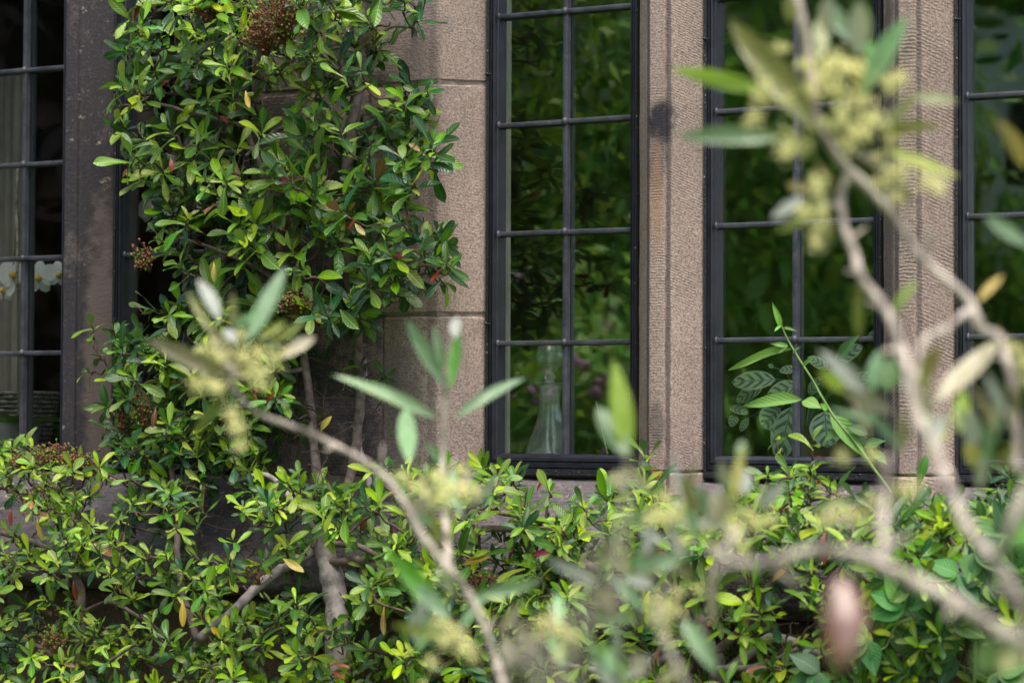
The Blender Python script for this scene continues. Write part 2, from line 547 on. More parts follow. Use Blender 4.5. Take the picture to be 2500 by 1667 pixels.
# ------------------------------------------------------------------ the house: stones, mullions, sills
house = thing('stone_house', 'old sandstone house wall with stone mullions and black metal casement windows', 'house', (-2.2, 0, 0))
YB = 0.06          # inner end of the mullions
YI = 0.30          # inner face of the wall
PIER_R = pt(1187, 560, -.03).x
W1_L, W1_R = M0_C + .068, M0_C + .068 + .3595
PIER_L = W1_R
GZ0 = ZC - 0.062   # bottom of the glass
PITCH = 0.2185
NROW = 6
TOPZ = GZ0 + NROW * PITCH
FB, FS = 0.046, 0.0215
SILLZ = GZ0 - FB - .0015
HEADZ = TOPZ + FS


def mullion(c, mat):
    prof = [(c - .068, -.03), (c - .0225, -.088), (c - .0175, -.0885), (c - .0165, -.096), (c + .0165, -.096), (c + .0175, -.0885), (c + .0225, -.088), (c + .068, -.03), (c + .068, YB), (c - .068, YB)]
    prof = subdiv_poly(round_poly(prof, [.004, .004, 0, .004, .004, 0, .004, .004, .003, .003], 3), .03)
    add('mullion', mesh('mullion', *prism(prof, SILLZ + .018, HEADZ - .002, 'z', .03, .0011), mat, sharp=30), house)
    prof2 = [Vector((c + (p[0] - c) * 1.02, p[1] * 1.02)) for p in prof]
    add('mullion_base', mesh('mullion base', *prism(prof2, SILLZ - .055, SILLZ + .0145, 'z', .02, .0014, .004), mat, sharp=30), house)


mullion(M1_C, MAT['stone_mullion'])
mullion(M2_C, MAT['stone_mullion_right'])
mullion(M3_C, MAT['stone_mullion_right'])
mullion(M0_C, MAT['stone_black'])
# the orange stone patch at the foot of the mullion
pa = MB()
v, f = stone_block(M1_C - .0215, M1_C + .014, -.0985, -.085, SILLZ + .001, SILLZ + .0175, .003, .001)
add('orange_stone_chip', mesh('chip', v, f, MAT['orange'], sharp=40), house)

# pier between the windows: jamb stones with a chamfer, wall stones between
zj = [SILLZ - .004, pt(1080, 768, -.1).z, pt(1040, 203, -.1).z, HEADZ + .003]
xm = [uF(936, 900, -.1), uF(905, 500, -.1), uF(880, 100, -.1)]
CW, PD = 0.0715, 0.103
YJ = 0.035
for k in range(3):
    z0, z1 = zj[k] + .0022, zj[k + 1] - .0022
    x0 = xm[k]
    prof = round_poly([(x0 + .001, YJ), (x0 + .001, -PD), (PIER_R - CW, -PD), (PIER_R - .002, -.03), (PIER_R, YJ)], [0, .005, .012, .005, 0], 3)
    add('jamb_stone', mesh('jamb stone', *prism(subdiv_poly(prof, .04), z0, z1, 'z', .03, .0013, .005), MAT['stone_pier'], sharp=30), house)
    xl = PIER_L + .17 + .05 * (k % 2)
    prof = round_poly([(PIER_L, YJ), (PIER_L + .002, -.03), (PIER_L + CW, -PD), (xl - .001, -PD), (xl - .001, YJ)], [0, .005, .012, .005, 0], 3)
    add('jamb_stone', mesh('jamb stone left', *prism(subdiv_poly(prof, .04), z0, z1, 'z', .03, .0013, .005), MAT['stone_pier_sooty_shaded'], sharp=30), house)
    zz = z0
    hs = [(z1 - z0) / 2] * 2 if k < 2 else [(z1 - z0) / 3] * 3
    for h in hs:
        v, f = stone_block(xl + .001, x0 - .001, -PD - random.uniform(0, .004), YJ, zz + .001, zz + h - .0022)
        add('wall_stone', mesh('wall stone', v, f, MAT['stone_pier_sooty_shaded'], sharp=40), house)
        zz += h
MG = .0032
prof = [Vector(p) for p in ((PIER_L + MG, YJ - .002), (PIER_L + MG, -.03 + MG), (PIER_L + CW, -PD + MG), (PIER_R - CW, -PD + MG), (PIER_R - MG, -.03 + MG), (PIER_R - MG, YJ - .002))]
add('pier_mortar', mesh('pier mortar', *prism(prof, SILLZ - .05, HEADZ, 'z', .03, .0012), MAT['mortar'], sharp=30), house)
add('pier_dark_lining', mesh('pier dark lining', MB().box(PIER_L + .10, PIER_R - .14, YJ + .002, YI, SILLZ - .05, HEADZ).v, MB().box(0, 1, 0, 1, 0, 1).f, simple('added dark lining', (.035, .022, .017), .6, .3, .4, 9), smooth=False), house)  # dark lining added behind the pier to keep the pane beside it dark

# right end and left end of the row of lights
W0_R, W0_L = M0_C - .068, M0_C - .068 - .3595
W5_L, W5_R = M3_C + .068, M3_C + .068 + .3595
for (x0, x1) in ((-6.2, W0_L), (W5_R, 2.6)):
    zz = SILLZ
    for k in range(4):
        h = (HEADZ - SILLZ) / 4
        v, f = stone_block(x0 + .002, x1 - .002, -PD, YJ, zz + .002, zz + h - .002)
        add('wall_stone', mesh('end wall stone', v, f, MAT['stone_pier'], sharp=40), house)
        zz += h
for (x0, x1) in ((-6.2, W0_L - .25), (W5_R + .25, 2.6)):
    add('end_wall_core', mesh('end wall core', MB().box(x0, x1, YJ + .002, YI, SILLZ - .02, HEADZ).v, MB().box(0, 1, 0, 1, 0, 1).f, MAT['mortar'], smooth=False), house)
# lintels and plain wall above
for (x0, x1) in ((W0_L - .2, PIER_L + .1), (PIER_R - .1, M2_C), (M2_C, W5_R + .2)):
    v, f = stone_block(x0 + .002, x1 - .002, -PD, YI, HEADZ + .001, HEADZ + .28)
    add('lintel', mesh('lintel', v, f, MAT['stone_pier'], sharp=40), house)
v, f = stone_block(-6.2, 2.6, -PD + .004, YI, HEADZ + .284, 4.6)
add('upper_wall', mesh('upper wall', v, f, MAT['stone_pier'], sharp=40), house)

# sills: sloping weathered stones, one under each light
sx = [-6.2, W0_L - .05, M0_C, PIER_L + .12, PIER_R - .16, M1_C + .01, M2_C - .01, M3_C, W5_R + .06, 2.6]
for k in range(len(sx) - 1):
    dy = random.uniform(-.006, .006)
    prof = [(.05, SILLZ - .003), (-.028, SILLZ - .003), (-.05, SILLZ - .014), (-.25 + dy, SILLZ - .165), (-.25 + dy, SILLZ - .225), (-.175, SILLZ - .245), (.05, SILLZ - .245)]
    prof = subdiv_poly(round_poly(prof, [0, .004, .01, .01, .012, .006, 0], 3), .03)
    add('sill_stone', mesh('sill stone', *prism(prof, sx[k] + .002, sx[k + 1] - .002, 'x', .03, .0022, .006), MAT['stone_sill'], sharp=32), house)
# coursed stones below the sill
zz = SILLZ - .249
row = 0
while zz > .05:
    h = random.choice((.15, .19, .23))
    z0 = max(0.0, zz - h)
    x = -4.6 + random.uniform(0, .3)
    while x < .1:
        wd = random.uniform(.26, .55)
        yy = -.165 - random.uniform(0, .014)
        v, f = stone_block(x + .004, x + wd - .004, yy, .1, z0 + .004, zz - .004, .012, .003)
        add('wall_stone', mesh('course stone', v, f, MAT['stone_low'], sharp=40), house)
        x += wd
    zz = z0
    row += 1
v, f = MB().box(-6.2, 2.6, -.15, YI, 0, SILLZ - .25).v, MB().box(0, 1, 0, 1, 0, 1).f
add('wall_core', mesh('wall core', v, f, MAT['mortar'], smooth=False), house)
v, f = MB().box(-6.2, 2.6, .051, YI, SILLZ - .248, SILLZ - .022).v, MB().box(0, 1, 0, 1, 0, 1).f
add('wall_backing', mesh('wall backing', v, f, MAT['mortar'], smooth=False), house)
wb = simple('dark window board wood', (0.05, 0.032, 0.024), .45, .4, .4, 12)
BOARD = GZ0 - .030
for (x0, x1) in ((W0_L, PIER_L), (PIER_R, W5_R)):
    v, f = MB().box(x0, x1, .03, .42, SILLZ - .0215, BOARD).v, MB().box(0, 1, 0, 1, 0, 1).f
    add('window_board', mesh('window board', v, f, wb, smooth=False), house)


# ------------------------------------------------------------------ windows
def frame_mesh(x0, x1, z0, z1):
    # inset (0..1 of the rail), depth, material
    prof = [(0, 0.012, 0), (0, -.030, 0), (.10, -.036, 1), (.34, -.035, 1), (.38, -.030, 0), (.42, -.0335, 0), (.60, -.0335, 0), (.635, -.029, 0),
            (.67, -.029, 0), (.70, -.032, 0), (.84, -.031, 0), (.87, -.021, 0), (.95, -.019, 0), (1.0, -.003, 0), (1.0, .012, 0)]
    vs, fs, mi = [], [], []
    for (q, y, mm) in prof:
        s, b = q * FS, q * FB
        vs += [(x0 + s, y, z0 + b), (x1 - s, y, z0 + b), (x1 - s, y, z1 - s), (x0 + s, y, z1 - s)]
    n = len(prof)
    for j in range(n):
        j2 = (j + 1) % n
        for k in range(4):
            a, b = j * 4 + k, j * 4 + (k + 1) % 4
            c, d = j2 * 4 + (k + 1) % 4, j2 * 4 + k
            fs.append((a, b, c, d))
            mi.append(1 if j in (0, 1, 2) else 0)
    return mesh('window frame', vs, fs, [MAT['iron'], MAT['mastic']], midx=mi, smooth=False)


def window(x0, x1, pitch=PITCH, rows=NROW, pin=(0.78,)):
    z0, z1 = GZ0 - FB, HEADZ - .001
    win = add('window', frame_mesh(x0 + .0005, x1 - .0005, z0, z1), house)
    gx0, gx1 = x0 + FS, x1 - FS
    xc = (gx0 + gx1) / 2
    zs = [GZ0 + pitch * k for k in range(1, 12) if GZ0 + pitch * k < TOPZ - .05]
    hb = .0054
    mb = MB()
    prof = round_poly([(xc - hb, -.002), (xc - hb, -.016), (xc + hb, -.016), (xc + hb, -.002)], [0, .003, .003, 0], 2)
    v, f = prism(prof, GZ0 - .002, TOPZ + .002, 'z', .05, .0003, .0005)
    mb.put(v, f)
    for z in zs:                                  # a boss where the bars cross
        bv = ICO2 * np.array((.0072, .0075, .0085)) + np.array((xc, -.0155, z))
        mb.put(bv, ICO2F)
    add('glazing_bar', mb.me('upright bar', MAT['lead']), win)
    for z in zs:
        hb = .0050
        mb = MB()
        for (a, b) in ((gx0 - .003, xc - hb - .0006), (xc + hb + .0006, gx1 + .003)):
            dz = random.uniform(-.0008, .0008)
            prof = round_poly([(-.002, z - hb), (-.0155, z - hb), (-.0155, z + hb), (-.002, z + hb)], [0, .003, .003, 0], 2)
            prof = [Vector((p[0], p[1] + dz)) for p in prof]
            v, f = prism(prof, a, b, 'x', .05, .0004, .0005)
            mb.put(v, f)
        for x in (gx0 - .0015, gx1 + .0015):
            mb.put(ICO2 * np.array((.0045, .006, .0085)) + np.array((x, -.016, z)), ICO2F)
        add('glazing_bar', mb.me('cross bar', MAT['lead']), win)
    # inner half of the bars behind the glass
    mb = MB().box(xc - .004, xc + .004, .004, .022, GZ0, TOPZ)
    for z in zs:
        mb.box(gx0, xc - .0045, .004, .020, z - .004, z + .004).box(xc + .0045, gx1, .004, .020, z - .004, z + .004)
    add('inner_glazing_bar', mb.me('inner bars', MAT['iron'], smooth=False, sharp=None), win)
    edges = [GZ0] + zs + [TOPZ]
    for k in range(len(edges) - 1):
        for (a, b) in ((gx0 - .0015, xc), (xc, gx1 + .0015)):
            mb = MB().box(a + .0012, b - .0012, -.002, .002, edges[k] + .0012, edges[k + 1] - .0012)
            cx, cz = (a + b) / 2, (edges[k] + edges[k + 1]) / 2
            rx, rz = R(random.uniform(-.32, .32)), R(random.uniform(-.32, .32))
            mb.v = [(x, y + (x - cx) * rz + (z - cz) * rx, z) for (x, y, z) in mb.v]
            add('glass_pane', mb.me('pane', MAT['glass'], smooth=False, sharp=None), win)
    for q in pin:
        z = GZ0 + q
        mb = MB().tube([(x0 + .0045, -.040, z), (x0 + .0145, -.0385, z - .001)], .0016, 6)
        mb.put(ICO2 * .0034 + np.array((x0 + .0045, -.038, z)), ICO2F)
        add('fixing_pin', mb.me('pin', MAT['iron']), win)
    return win


p0 = pt(1210, 181, -.03).z - GZ0
window(PIER_R, M1_C - .068, pin=(p0, pt(1196, 790, -.03).z - GZ0))
window(M1_C + .068, M2_C - .068, pin=(pt(1745, 95, -.03).z - GZ0,))
window(M2_C + .068, M3_C - .068, pin=(pt(2360, 47, -.03).z - GZ0,))
window(M3_C + .068, W5_R)
window(W1_L, W1_R, 0.2118)
w0r = W0_R + .013
w0c = uF(58, 600, -.012)
window(2 * w0c - (w0r - FS) - FS, w0r, 0.2118)

# pale lining seen edge-on just inside the decanter window
trim = simple('cream painted lining', (0.52, 0.49, 0.42), .5, .4, .06, 8)
for (xx, px) in ((PIER_R, 1239),):
    xa = pt(px, 560, .07).x
    v, f = MB().box(xa - .0055, xa + .0055, .064, .074, BOARD + .001, HEADZ).v, MB().box(0, 1, 0, 1, 0, 1).f
    add('window_lining', mesh('lining', v, f, trim, smooth=False), house)

# ------------------------------------------------------------------ room behind
dk = simple('dark panelled wall', (0.075, 0.050, 0.040), .6, .3, .45, 5)
rm = MB()
X0, X1, Y0, Y1, Z0, Z1 = -5.6, 0.0, YI + .002, 4.6, .35, 3.0
tag(add('floor', mesh('room floor', [(X0, Y0, Z0), (X1, Y0, Z0), (X1, Y1, Z0), (X0, Y1, Z0)], [(0, 1, 2, 3)], dk)), kind='structure')
tag(add('ceiling', mesh('room ceiling', [(X0, Y0, Z1), (X0, Y1, Z1), (X1, Y1, Z1), (X1, Y0, Z1)], [(0, 1, 2, 3)], simple('dull ceiling', (.2, .18, .16)))), kind='structure')
mb = MB()
for k in range(14):
    a, b = X0 + (X1 - X0) * k / 14, X0 + (X1 - X0) * (k + 1) / 14
    if b < -1.7:
        mb.box(a + .015, b - .015, Y1 - .03, Y1, Z0, Z1)
mb.box(X0, -1.7, Y1 + .002, Y1 + .1, Z0, Z1).box(-.2, X1, Y1 + .002, Y1 + .1, Z0, Z1).box(-1.7, -.2, Y1 + .002, Y1 + .1, Z0, 1.0).box(-1.7, -.2, Y1 + .002, Y1 + .1, 2.5, Z1)  # unseen window opening in the back wall, added to light room and decanter
mb.box(-.98, -.92, Y1 + .03, Y1 + .07, 1.0, 2.5)
mb.box(X0 - .1, X0, Y0, Y1, Z0, Z1).box(X1, X1 + .1, Y0, .6, Z0, Z1).box(X1, X1 + .1, 2.5, Y1, Z0, Z1).box(X1, X1 + .1, .6, 2.5, Z0, 1.0).box(X1, X1 + .1, .6, 2.5, 2.5, Z1).box(X1 + .03, X1 + .07, 1.52, 1.58, 1.0, 2.5)  # unseen side wall opening, added to give the decanter light along its rim
tag(add('interior_wall', mb.me('room walls', dk, smooth=False, sharp=None)), kind='structure')

# ------------------------------------------------------------------ decanter
dc = pt(1342, 1000, .135)
zt = pt(1342, 836, .135).z
dk_ = thing('decanter', 'clear cut glass decanter with a ball stopper standing inside the window', 'decanter', (dc.x, dc.y, BOARD))
U = 0.000214
outer = [(.0, .0), (.058, .0), (.062, .004), (.061, .012), (.052, .030), (.0455, .045), (.0385, .062), (.030, .085), (.0245, .108), (.0215, .128), (.0212, .140), (.0225, .152), (.0245, .162), (.030, .172), (.0335, .1755), (.0335, .177)]
inner = [(.0310, .1772), (.0215, .166), (.0185, .152), (.0172, .130), (.0185, .110), (.0245, .086), (.033, .063), (.0405, .045), (.048, .028), (.053, .014), (.0, .010)]
ztop = zt - BOARD
k_ = (ztop - .077) / .177 if ztop > .1 else 1
sc_ = ztop / .262


def facet(z, a):
    return .035 * max(0, math.cos(10 * a)) * (1 if .03 < z / sc_ < .16 else 0)


mb = MB().lathe([(r * sc_, z * sc_) for r, z in outer + inner], (dc.x, dc.y, BOARD + .001), 60, facet=facet)
add('bottle', mb.me('bottle', MAT['crystal'], sharp=None), dk_)
st = [(0, .150), (.0165, .150), (.0178, .158), (.0182, .172), (.0105, .178), (.0095, .184), (.0135, .190), (.0085, .194), (.0105, .199), (.0165, .205), (.0235, .213), (.0282, .224), (.0292, .234), (.0278, .245), (.0225, .255), (.013, .261), (.0, .2625)]
hollow = [(.0, .258), (.0115, .2565), (.0205, .2505), (.0252, .241), (.0262, .233), (.0250, .224), (.020, .214), (.012, .207), (.0, .205)]
mb = MB().lathe([(r * sc_, z * sc_) for r, z in st], (dc.x, dc.y, BOARD + .001), 48)
mb.lathe([(r * sc_, z * sc_) for r, z in hollow], (dc.x, dc.y, BOARD + .001), 48)
add('stopper', mb.me('stopper', MAT['crystal'], sharp=None), dk_)

# slim stick leaning behind the glass
mb = MB().tube([pt(1455, 979, .10), pt(1470, 1050, .095), pt(1486, 1120, .09)], [.0013, .0015, .0016], 6)
tag(add('thin_stick', mb.me('stick', simple('pale cane', (.5, .46, .3), .6))), 'slim pale stick leaning inside the window beside the decanter', 'stick')

# ------------------------------------------------------------------ leaf shapes
def leaf_geo(kind, fold=.25, curl=.3, twist=0.0, rows=7, wav=0.0):
    """unit leaf along +y, upper side +z; returns verts, quads, uv"""
    vs, uv, fs = [], [], []
    for j in range(rows + 1):
        t = j / rows
        t = t + .42 * t * (1 - t) if kind in ('obovate', 'oval') else t
        if kind == 'obovate':
            ww = .150 * np.interp(t, (0, .12, .3, .5, .66, .78, .88, .95, 1), (.07, .16, .42, .76, .97, 1.0, .86, .56, .10))
        elif kind == 'oval':
            ww = .166 * np.interp(t, (0, .1, .25, .45, .62, .78, .9, .96, 1), (.07, .2, .55, .92, 1.0, .88, .6, .38, .06))
        elif kind == 'lance':
            ww = .5 * (math.sin(math.pi * t ** .92) ** .85) + .03 * (1 - t)
        elif kind == 'point':
            ww = .24 * (math.sin(math.pi * t ** .72) ** 1.05) + .012 * (1 - t)
        elif kind == 'petal':
            ww = .42 * (math.sin(math.pi * min(1, t ** 1.1 * .93)) ** .6) + .04 * (1 - t)
        else:
            ww = .3 * (math.sin(math.pi * t ** .95) ** .62) + .01 * (1 - t)
        a = curl * t * t
        y = t * (1 - .12 * curl * curl * t)
        for i, s in enumerate((-1, 0, 1)):
            x = s * ww
            z = -a * .5 + fold * abs(x) + (wav * math.sin(7 * t + s) * abs(s) * .1)
            z += x * twist * t
            vs.append((x, y, z))
            uv.append((.5 + .5 * s * min(1, ww / .2 if kind != 'lance' else 1), t))
    for j in range(rows):
        for i in range(2):
            a = j * 3 + i
            fs.append((a, a + 1, a + 4, a + 3))
    return np.array(vs), np.array(fs), np.array(uv)


OBO = [leaf_geo(k, fo, cu, tw, 8, wv) for k, fo, cu, tw, wv in
       (('obovate', .35, .25, .2, .2), ('obovate', .2, .55, -.25, .3), ('obovate', .5, .1, .1, .2), ('oval', .3, .4, .25, .3), ('oval', .45, .7, -.2, .2), ('obovate', .25, -.25, .3, .3), ('obovate', .6, .9, 0, .2))]
LAN = [leaf_geo('lance', fo, cu, tw, 8) for fo, cu, tw in ((.2, .2, .2), (.3, .5, -.3), (.15, -.3, .3), (.25, .8, .15))]
PTS = [leaf_geo('point', fo, cu, tw, 7, .2) for fo, cu, tw in ((.3, .3, .15), (.2, .6, -.2), (.35, .1, .2))]


def basis(p, d, n, L, W=None, Z=None):
    """matrix that lays a unit leaf from p along d with its upper side towards n"""
    y = Vector(d).normalized()
    z = Vector(n) - y * Vector(n).dot(y)
    z = z.normalized() if z.length > 1e-5 else y.orthogonal().normalized()
    x = y.cross(z)
    W = L if W is None else W
    M = Matrix.Identity(4)
    for i in range(3):
        M[i][0], M[i][1], M[i][2], M[i][3] = x[i] * W, y[i] * L, z[i] * (Z or L), p[i]
    return M


_cache = {}


def leaf_me(geos, vi, mat, nm):
    key = (id(geos), vi, mat.name)
    if key not in _cache:
        v, f, uv = geos[vi]
        _cache[key] = mesh(nm, v, f, mat, uv=uv)
    return _cache[key]


CAMV = np.array(CAM)


def project(P):
    d = Vector(P) - CAM
    dep = d.dot(FW)
    if dep < .1:
        return None
    x, y = d.dot(RT) / dep, d.dot(UP) / dep
    return 1250 + x * FPX, 833.5 - y * FPX, dep


def plant_leaves(root, leaves, geos, mats, keep=300):
    """leaves: (M, variant, material index). The ones that show largest become parts, the rest one part of kind stuff."""
    best = {}
    sc = []
    for i, (M, vi, mi) in enumerate(leaves):
        mid = M @ Vector((0, .5, 0))
        pr = project(mid)
        s = 0
        if pr and -20 < pr[0] < 2520 and -20 < pr[1] < 1687:
            nrm = (M.to_3x3() @ Vector((0, 0, 1))).normalized()
            vw = (CAM - mid).normalized()
            L = (M.to_3x3() @ Vector((0, 1, 0))).length
            s = (L * FPX / pr[2]) ** 2 * (.15 + abs(nrm.dot(vw))) * (1 + 1.5 * max(0, -mid.y - .15))
        sc.append(s)
    order = sorted(range(len(leaves)), key=lambda i: -sc[i])
    # frontmost per small cell first, so that hidden leaves do not take the places
    cell, chosen = {}, []
    for i in sorted(range(len(leaves)), key=lambda i: (leaves[i][0] @ Vector((0, .5, 0))).y):
        if sc[i] <= 0:
            continue
        pr = project(leaves[i][0] @ Vector((0, .5, 0)))
        k = (int(pr[0] / 26), int(pr[1] / 26))
        if k not in cell:
            cell[k] = i
            chosen.append(i)
    chosen = sorted(chosen, key=lambda i: -sc[i])[:keep]
    if len(chosen) < keep:
        cs = set(chosen)
        chosen += [i for i in order if i not in cs][:keep - len(chosen)]
    cs = set(chosen)
    for i in chosen:
        M, vi, mi = leaves[i]
        add('leaf', leaf_me(geos, vi, mats[mi], 'leaf'), root, M)
    V, F, UVs, MI, off = [], [], [], [], 0
    for i, (M, vi, mi) in enumerate(leaves):
        if i in cs:
            continue
        v, f, uv = geos[vi]
        A = np.array(M)
        V.append(v @ A[:3, :3].T + A[:3, 3])
        F.append(f + off)
        UVs.append(uv)
        MI += [mi] * len(f)
        off += len(v)
    if V:
        me = mesh('leaves', np.vstack(V), np.vstack(F), mats, uv=np.vstack(UVs), midx=MI)
        tag(add('leaves', me, root), kind='stuff')


def inside(poly, x, y):
    r = False
    n = len(poly)
    for i in range(n):
        x1, y1 = poly[i]
        x2, y2 = poly[i - 1]
        if (y1 > y) != (y2 > y) and x < (x2 - x1) * (y - y1) / (y2 - y1) + x1:
            r = not r
    return r


def rv(s=1.0):
    return Vector((random.gauss(0, s), random.gauss(0, s), random.gauss(0, s)))


def spray(base, ax, L, n, leaves, tones, stem_len, spread=1.0, nv=7):
    """a leafy shoot: leaves spiral up the last part of a twig, denser towards its tip; returns the stem's points"""
    ax = ax.normalized()
    u = ax.orthogonal().normalized()
    w_ = ax.cross(u)
    ph = random.uniform(0, 6.28)
    tip = base + ax * stem_len
    for k in range(n):
        t = (k + .5) / n
        q = t ** .65
        p = base.lerp(tip, q)
        a = ph + k * 2.4 + random.uniform(-.35, .35)
        r = u * math.cos(a) + w_ * math.sin(a)
        th = R((88 - 58 * t) * spread + random.gauss(0, 11))
        d = ax * math.cos(th) + r * math.sin(th)
        d = d + Vector((0, 0, random.uniform(-.25, .12)))
        nn = ax * math.sin(th) - r * math.cos(th) + Vector((0, -.15, .45)) + rv(.18)
        ll = L * random.uniform(.52, 1.22) * (1.0 - .25 * abs(t - .45) * 2 * (t > .45))
        leaves.append((basis(p, d, nn, ll, ll * random.uniform(.85, 1.15)), random.randrange(nv), random.choices(range(len(tones)), tones)[0]))
    return [base, tip]


def catmull(pts, k=5):
    out = []
    P = [Vector(p) for p in pts]
    for i in range(len(P) - 1):
        a, b, c, d = P[max(i - 1, 0)], P[i], P[i + 1], P[min(i + 2, len(P) - 1)]
        for j in range(k):
            t = j / k
            out.append(.5 * ((2 * b) + (c - a) * t + (2 * a - 5 * b + 4 * c - d) * t * t + (3 * b - 3 * c + d - a) * t ** 3))
    out.append(P[-1])
    return out


def branch(root, pts, r0, r1, mat, name='branch', knob=.12, k=6, n=9):
    c = catmull(pts, k)
    rr = []
    for i, p in enumerate(c):
        t = i / (len(c) - 1)
        rr.append((r0 + (r1 - r0) * t) * (1 + knob * noise.noise(p * 35) + knob * noise.noise(p * 90)))
    c = [p + noise.noise_vector(p * 22) * .004 * min(1, r0 / .006) for p in c]
    mb = MB().tube(c, rr, n)
    add(name, mb.me(name, mat, sharp=None), root)
    return c


def grow_twigs(root, bases, nodes, mat, name='twigs', r=.0022):
    """tie each shoot to the nearest wood already there"""
    N = [np.array(p) for p in nodes]
    mb = MB()
    arr = np.array(N)
    todo = list(range(len(bases)))
    B = np.array([b for b in bases])
    best = np.array([np.min(((arr - b) ** 2).sum(1)) for b in B])
    for i in np.argsort(best):
        b = B[i]
        A = np.array(N)
        pen = ((A - b) ** 2).sum(1) + .06 * np.maximum(0, A[:, 2] - b[2]) ** 2 * 10 + .02 * np.maximum(0, b[1] - A[:, 1])
        j = int(np.argmin(pen))
        a = N[j]
        L = np.linalg.norm(b - a)
        if L < .004:
            continue
        m1 = a * .6 + b * .4 + rng.normal(0, L * .09, 3)
        m2 = a * .25 + b * .75 + rng.normal(0, L * .07, 3) + np.array((0, .006, -.006))
        pts = catmull([a, m1, m2, b], 3)
        r0 = r * min(2.6, 1 + L * 6)
        rad = [r0 + (r * .62 - r0) * q / (len(pts) - 1) for q in range(len(pts))]
        mb.tube(pts, rad, 5, cap=False)
        for p in pts[1:]:
            N.append(np.array(p))
    o = add(name, mb.me(name, mat, sharp=None), root)
    return tag(o, kind='stuff')


def seed_head(root, c, rx, rz, n, green=.15):
    """a flat dried corymb: fine stalks fanning from below, a brown bead on each"""
    mb = MB()
    base = Vector(c) + Vector((0, .02, -rz * 1.3))
    for k in range(int(n * 1.9)):
        p = Vector(c) + Vector((random.gauss(0, rx * .5), random.gauss(-.004, rx * .35), random.gauss(0, rz * .5)))
        mid = base.lerp(p, .55) + rv(.003)
        if k % 3 == 0:
            mb.tube([base, mid, p], [.0009, .0007, .0006], 3, cap=False)
        else:
            mb.tube([p.lerp(base, .2) + rv(.004), p], [.0007, .0006], 3, cap=False)
        s = random.uniform(.0018, .0034)
        mb.put(ICO1 * s * np.array((1, 1, random.uniform(.8, 1.5))) + np.array(p), ICO1F, 1 if random.random() < green else 0)
    add('seed_head', mb.me('seed head', [MAT['berry'], LM[1]], sharp=None), root)


# ------------------------------------------------------------------ the wall shrub and the two low shrubs
shrub = thing('wall_shrub', 'tall evergreen shrub trained up the pier between the windows on a grey trunk', 'shrub', (pt(790, 1600, -.33).x, -.33, 0))
low_l = thing('low_shrub', 'low leafy shrub under the far left window and the blackened mullion', 'shrub', (pt(140, 1700, -.4).x, -.42, 0))
low_r = thing('low_shrub', 'low leafy shrub along the sill under the decanter window and the windows right of it', 'shrub', (pt(1740, 1700, -.4).x, -.42, 0))

UPPER = [(330, -40), (300, 80), (268, 160), (264, 240), (296, 340), (322, 430), (330, 490), (372, 530), (368, 610), (425, 640), (440, 700), (420, 750), (350, 800),
         (290, 880), (262, 960), (262, 1070), (330, 1130), (560, 1120), (700, 1100), (740, 1075), (775, 1000), (750, 960), (735, 860), (800, 800), (900, 815), (895, 740), (985, 720),
         (1060, 715), (1105, 680), (1085, 590), (1055, 510), (1050, 440), (1085, 370), (1060, 310), (1045, 235), (935, 165), (945, 70), (1040, 40), (1040, -40)]
HEDGE = [(-60, 1075), (60, 1065), (120, 1090), (170, 1120), (330, 1120), (500, 1130), (620, 1135), (760, 1170), (840, 1165), (930, 1140), (1110, 1130), (1200, 1145), (1255, 1145), (1330, 1190), (1400, 1240),
         (1500, 1190), (1590, 1130), (1650, 1210), (1800, 1215), (1885, 1130), (1960, 1110), (2060, 1190), (2180, 1240), (2290, 1235), (2390, 1190), (2440, 1130), (2560, 1210), (2560, 1760), (-60, 1760)]
HOLES = [(250, 1232, 52, 40), (340, 1320, 62, 36), (465, 1212, 40, 26), (540, 1300, 110, 52), (250, 1460, 66, 56), (430, 1500, 60, 46), (800, 1395, 78, 105), (650, 1420, 90, 34), (600, 1470, 60, 30), (930, 1530, 60, 60), (1290, 1215, 90, 34),
         (1200, 1330, 70, 28), (1480, 1470, 52, 40), (2350, 1390, 56, 54), (1950, 1540, 70, 64), (2370, 1610, 110, 60), (1780, 1590, 90, 40), (700, 1560, 50, 30), (60, 1420, 40, 30),
         (390, 640, 36, 90), (560, 730, 40, 40), (850, 850, 90, 60), (640, 470, 40, 34), (780, 640, 50, 36), (720, 250, 36, 40), (1060, 1330, 40, 30), (1660, 1385, 40, 30), (2020, 1400, 40, 36), (590, 1010, 46, 60)]


def hole(x, y):
    return any(((x - a) / c) ** 2 + ((y - b) / d) ** 2 < 1 for a, b, c, d in HOLES)


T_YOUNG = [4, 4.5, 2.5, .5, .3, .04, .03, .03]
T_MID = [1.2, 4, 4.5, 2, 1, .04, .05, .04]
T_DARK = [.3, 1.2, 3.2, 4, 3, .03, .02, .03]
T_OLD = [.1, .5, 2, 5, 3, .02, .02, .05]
LV = {'a': [], 'l': [], 'r': []}
BS = {'a': [], 'l': [], 'r': []}


def shoot(px, py, y, L, n, tones, who, ax=None, stem=None, spread=1.0):
    p = pt(px, py, y)
    if ax is None:
        ax = Vector((random.gauss(.12, .55), random.uniform(-1.25, -.35), random.uniform(.15, 1.25)))
    ax = Vector(ax).normalized()
    stem = L * random.uniform(.45, .9) if stem is None else stem
    p = p - ax * stem * .8
    spray(p, ax, L, n, LV[who], tones, stem, spread)
    BS[who].append(p)
    BS[who].append(p + ax * stem * .9)


